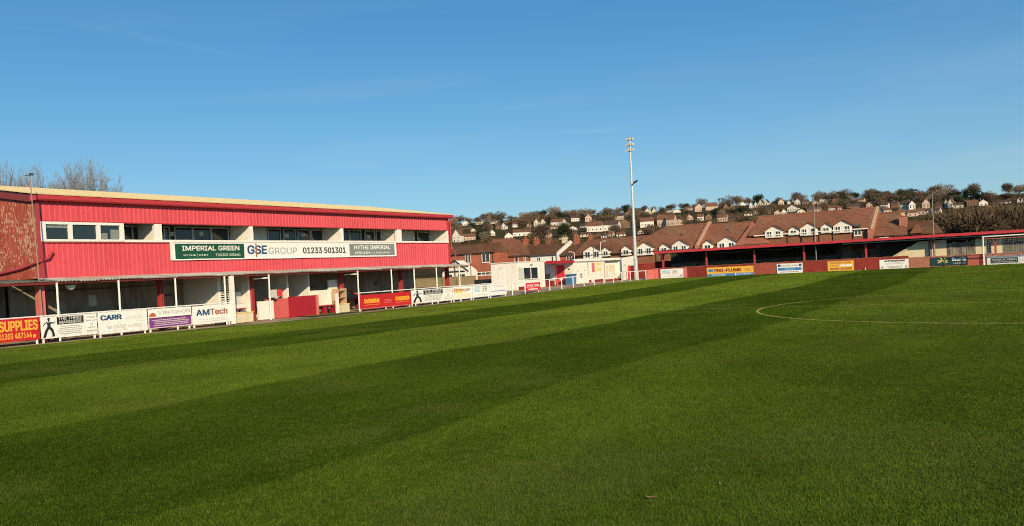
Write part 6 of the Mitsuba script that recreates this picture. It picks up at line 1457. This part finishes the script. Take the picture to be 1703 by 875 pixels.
CREST = 1000
for i, (x, y, z, w, h, kind) in enumerate(TREES):
    s = U20[0] * x + U20[1] * y
    if kind == 'w':
        lab, grp = 'tangled brown bare tree in the wood behind the covered terrace', 'bare trees of the near wood'
    else:
        row = 'on the skyline' if s > CREST else 'on the upper hillside' if s > 760 else 'on the lower hillside'
        lab = f'{KIND[kind][1]} {row}, {zone(x, y)}'
        grp = f'{KIND[kind][1]}s {row} {zone(x, y)}'
    place_tree(x, y, z + (0 if s < 300 else -.4), w * (1.12 if kind != 'w' else 1.25), h * 1.05, kind, i, lab, grp)

# big bare trees behind the stand, built branch by branch


def fan_tree(seed, nl):
    """unit winter tree with a rounded crown: limbs fanning out to a dome, side branches and fine twigs"""
    r = np.random.default_rng(seed)
    m, tv = M(), []
    m.tube((0, 0, -.02), (.01, 0, .34), .022, .016, n=8, cap=False)

    def twig(p, d, l, w):
        e = np.cross(d, r.normal(0, 1, 3))
        e *= w / (np.linalg.norm(e) + 1e-9)
        tv.append([p - e, p + e, p + d * l])

    for _ in range(nl):
        th, el = r.uniform(0, 2 * np.pi), np.arccos(r.uniform(-.12, 1)) * .98
        k = r.uniform(.80, 1.04)
        end = np.array([.5 * k * np.sin(el) * np.cos(th), .5 * k * np.sin(el) * np.sin(th), .60 + .40 * k * np.cos(el)])
        a = np.array([0, 0, r.uniform(.24, .40)])
        mid_ = a + (end - a) * .5 + [0, 0, -.02] + r.normal(0, .02, 3)
        pts = [(1 - t) ** 2 * a + 2 * t * (1 - t) * mid_ + t * t * end for t in np.linspace(0, 1, 7)]
        rad = np.linspace(.0085, .0018, 7)
        for q in range(6):
            m.tube(pts[q], pts[q + 1], rad[q], rad[q + 1], n=4, cap=False)
        for _ in range(16):
            t = r.uniform(.30, 1.0)
            q = min(5, int(t * 6))
            p = pts[q] + (pts[q + 1] - pts[q]) * (t * 6 - q)
            d = pts[q + 1] - pts[q]
            d = d / np.linalg.norm(d) + r.normal(0, .55, 3) + [0, 0, .12]
            d /= np.linalg.norm(d)
            l = r.uniform(.05, .13) * (1.15 - .4 * t)
            twig(p, d, l, .0019)
            for _ in range(6):
                f_ = d + r.normal(0, .5, 3) + [0, 0, .1]
                f_ /= np.linalg.norm(f_)
                twig(p + d * l * r.uniform(.25, 1), f_, r.uniform(.025, .07), .0013)
    return np.vstack(m.v), np.vstack(m.f), np.array(tv).reshape(-1, 3), np.arange(3 * len(tv)).reshape(-1, 3)


for x, y, h, w, sd, lab in ((-84.9, 53.0, 15.8, 8.2, 5, 'large bare tree with a rounded crown rising behind the cream stand roof'), (-86.9, 48.6, 14.6, 6.5, 6, 'smaller bare tree just left of the large rounded one, behind the stand roof'), (-90.2, 46.4, 15.4, 8.0, 9, 'bare tree at the left edge behind the stand roof')):
    t = thing('bare_tree', lab, 'tree')
    lv, lf, tv, tf = fan_tree(sd, 230)
    sc = np.array([w, w, h])
    M().raw(lv * sc + [x, y, 0], lf).part(t, 'trunk', 'sky_twig')
    M().raw(tv * sc + [x, y, 0], tf).part(t, 'crown', 'sky_twig')

# ---------------------------------------------------------------- houses on the hill
COL = {'w': ('hill_white', 'white'), 'p': ('hill_pink', 'pink brick'), 'b': ('hill_brown', 'brown'), 't': ('hill_white', 'white')}
TYP = {'g': 'gabled house', 'r': 'broad house', 't': 'twin gabled house'}
seen = {}
info = []
for x, y, z, w, h, kind, c in HOUSES:
    s = U20[0] * x + U20[1] * y
    row = 'near the hilltop' if s > 900 else 'halfway uphill' if s > 700 else 'low on the hill'
    base = f'{COL[c][1]} {TYP[kind]}' + (' with terracotta roof' if c == 't' else '')
    info.append((base, row, zone(x, y), bearing(x, y)))
ORD = ['leftmost', 'second from left', 'third from left', 'fourth from left', 'fifth from left', 'sixth from left', 'seventh from left']
for i, (x, y, z, w, h, kind, c) in enumerate(HOUSES):
    base, row, zn, b = info[i]
    same = sorted([q[3] for q in info if q[:3] == (base, row, zn)], reverse=True)
    lab = f'{base} {row} {zn}' + (f', {ORD[same.index(b)]}' if len(same) > 1 else '')
    k = thing('hill_house', lab, 'house')
    wall_b = COL[c][0] if c != 'w' else ('hill_white', 'hill_white', 'hill_cream')[i % 3]
    roof_b = 'roof_terracotta' if (c in 'tp' or i % 3 == 0) else 'roof_slate'
    dep = max(6.0, .8 * w)
    tw = T().translate([x, y, z]).rotate([0, 0, 1], b * .85 + ((i * 37) % 47 - 23))
    wm, rm, om = M(), M(), M()
    hw = w / 2
    e = .3

    def gable(a, b_, ya, yb, ze, zr):
        """house body with its gable to the front"""
        xm = (a + b_) / 2
        wm.prism([(a, -3), (b_, -3), (b_, ze), (xm, zr), (a, ze)], 'y', ya, yb)
        for s1, s2 in (((a - e, ze - .25), (xm, zr + .1)), ((xm, zr + .1), (b_ + e, ze - .25))):
            rm.prism([s1, s2, (s2[0], s2[1] + .22), (s1[0], s1[1] + .22)], 'y', ya - .25, yb + .2)

    if kind == 'g':
        gable(-hw, hw, 0, dep, .55 * h, h)
    elif kind == 'r':
        ze = .58 * h
        wm.prism([(0, -3), (dep, -3), (dep, ze), (dep / 2, h), (0, ze)], 'x', -hw, hw)
        for s1, s2 in (((-.3, ze - .2), (dep / 2, h + .1)), ((dep / 2, h + .1), (dep + .3, ze - .2))):
            rm.prism([s1, s2, (s2[0], s2[1] + .22), (s1[0], s1[1] + .22)], 'x', -hw - .2, hw + .2)
    else:
        gable(-hw, -.05 * w, 0, dep, .5 * h, h)
        gable(.1 * w, hw, 0, dep, .5 * h, .96 * h)
        wm.box(-hw, hw, .6, dep, -3, .5 * h)
    nw = 2 if w < 7 else 4
    for q in range(nw):
        cx = -hw + w * (q + .5) / nw
        om.box(cx - .45, cx + .45, -.06, -.01, .12 * h, .12 * h + 1.1)
        if h > 6 and kind != 'r':
            om.box(cx - .4, cx + .4, -.06, -.01, .33 * h, .33 * h + 1.0)
    cm = M()
    cx = hw * (.5 if i % 2 else -.5)
    cm.box(cx - .35, cx + .35, dep * .5 - .4, dep * .5 + .4, h * .6, h + 1.1)
    for nm, mm, bs in (('wall', wm, wall_b), ('roof', rm, roof_b), ('window', om, 'house_glass'), ('chimney', cm, 'hill_brown')):
        mm.part(k, nm, bs, to_world=tw)
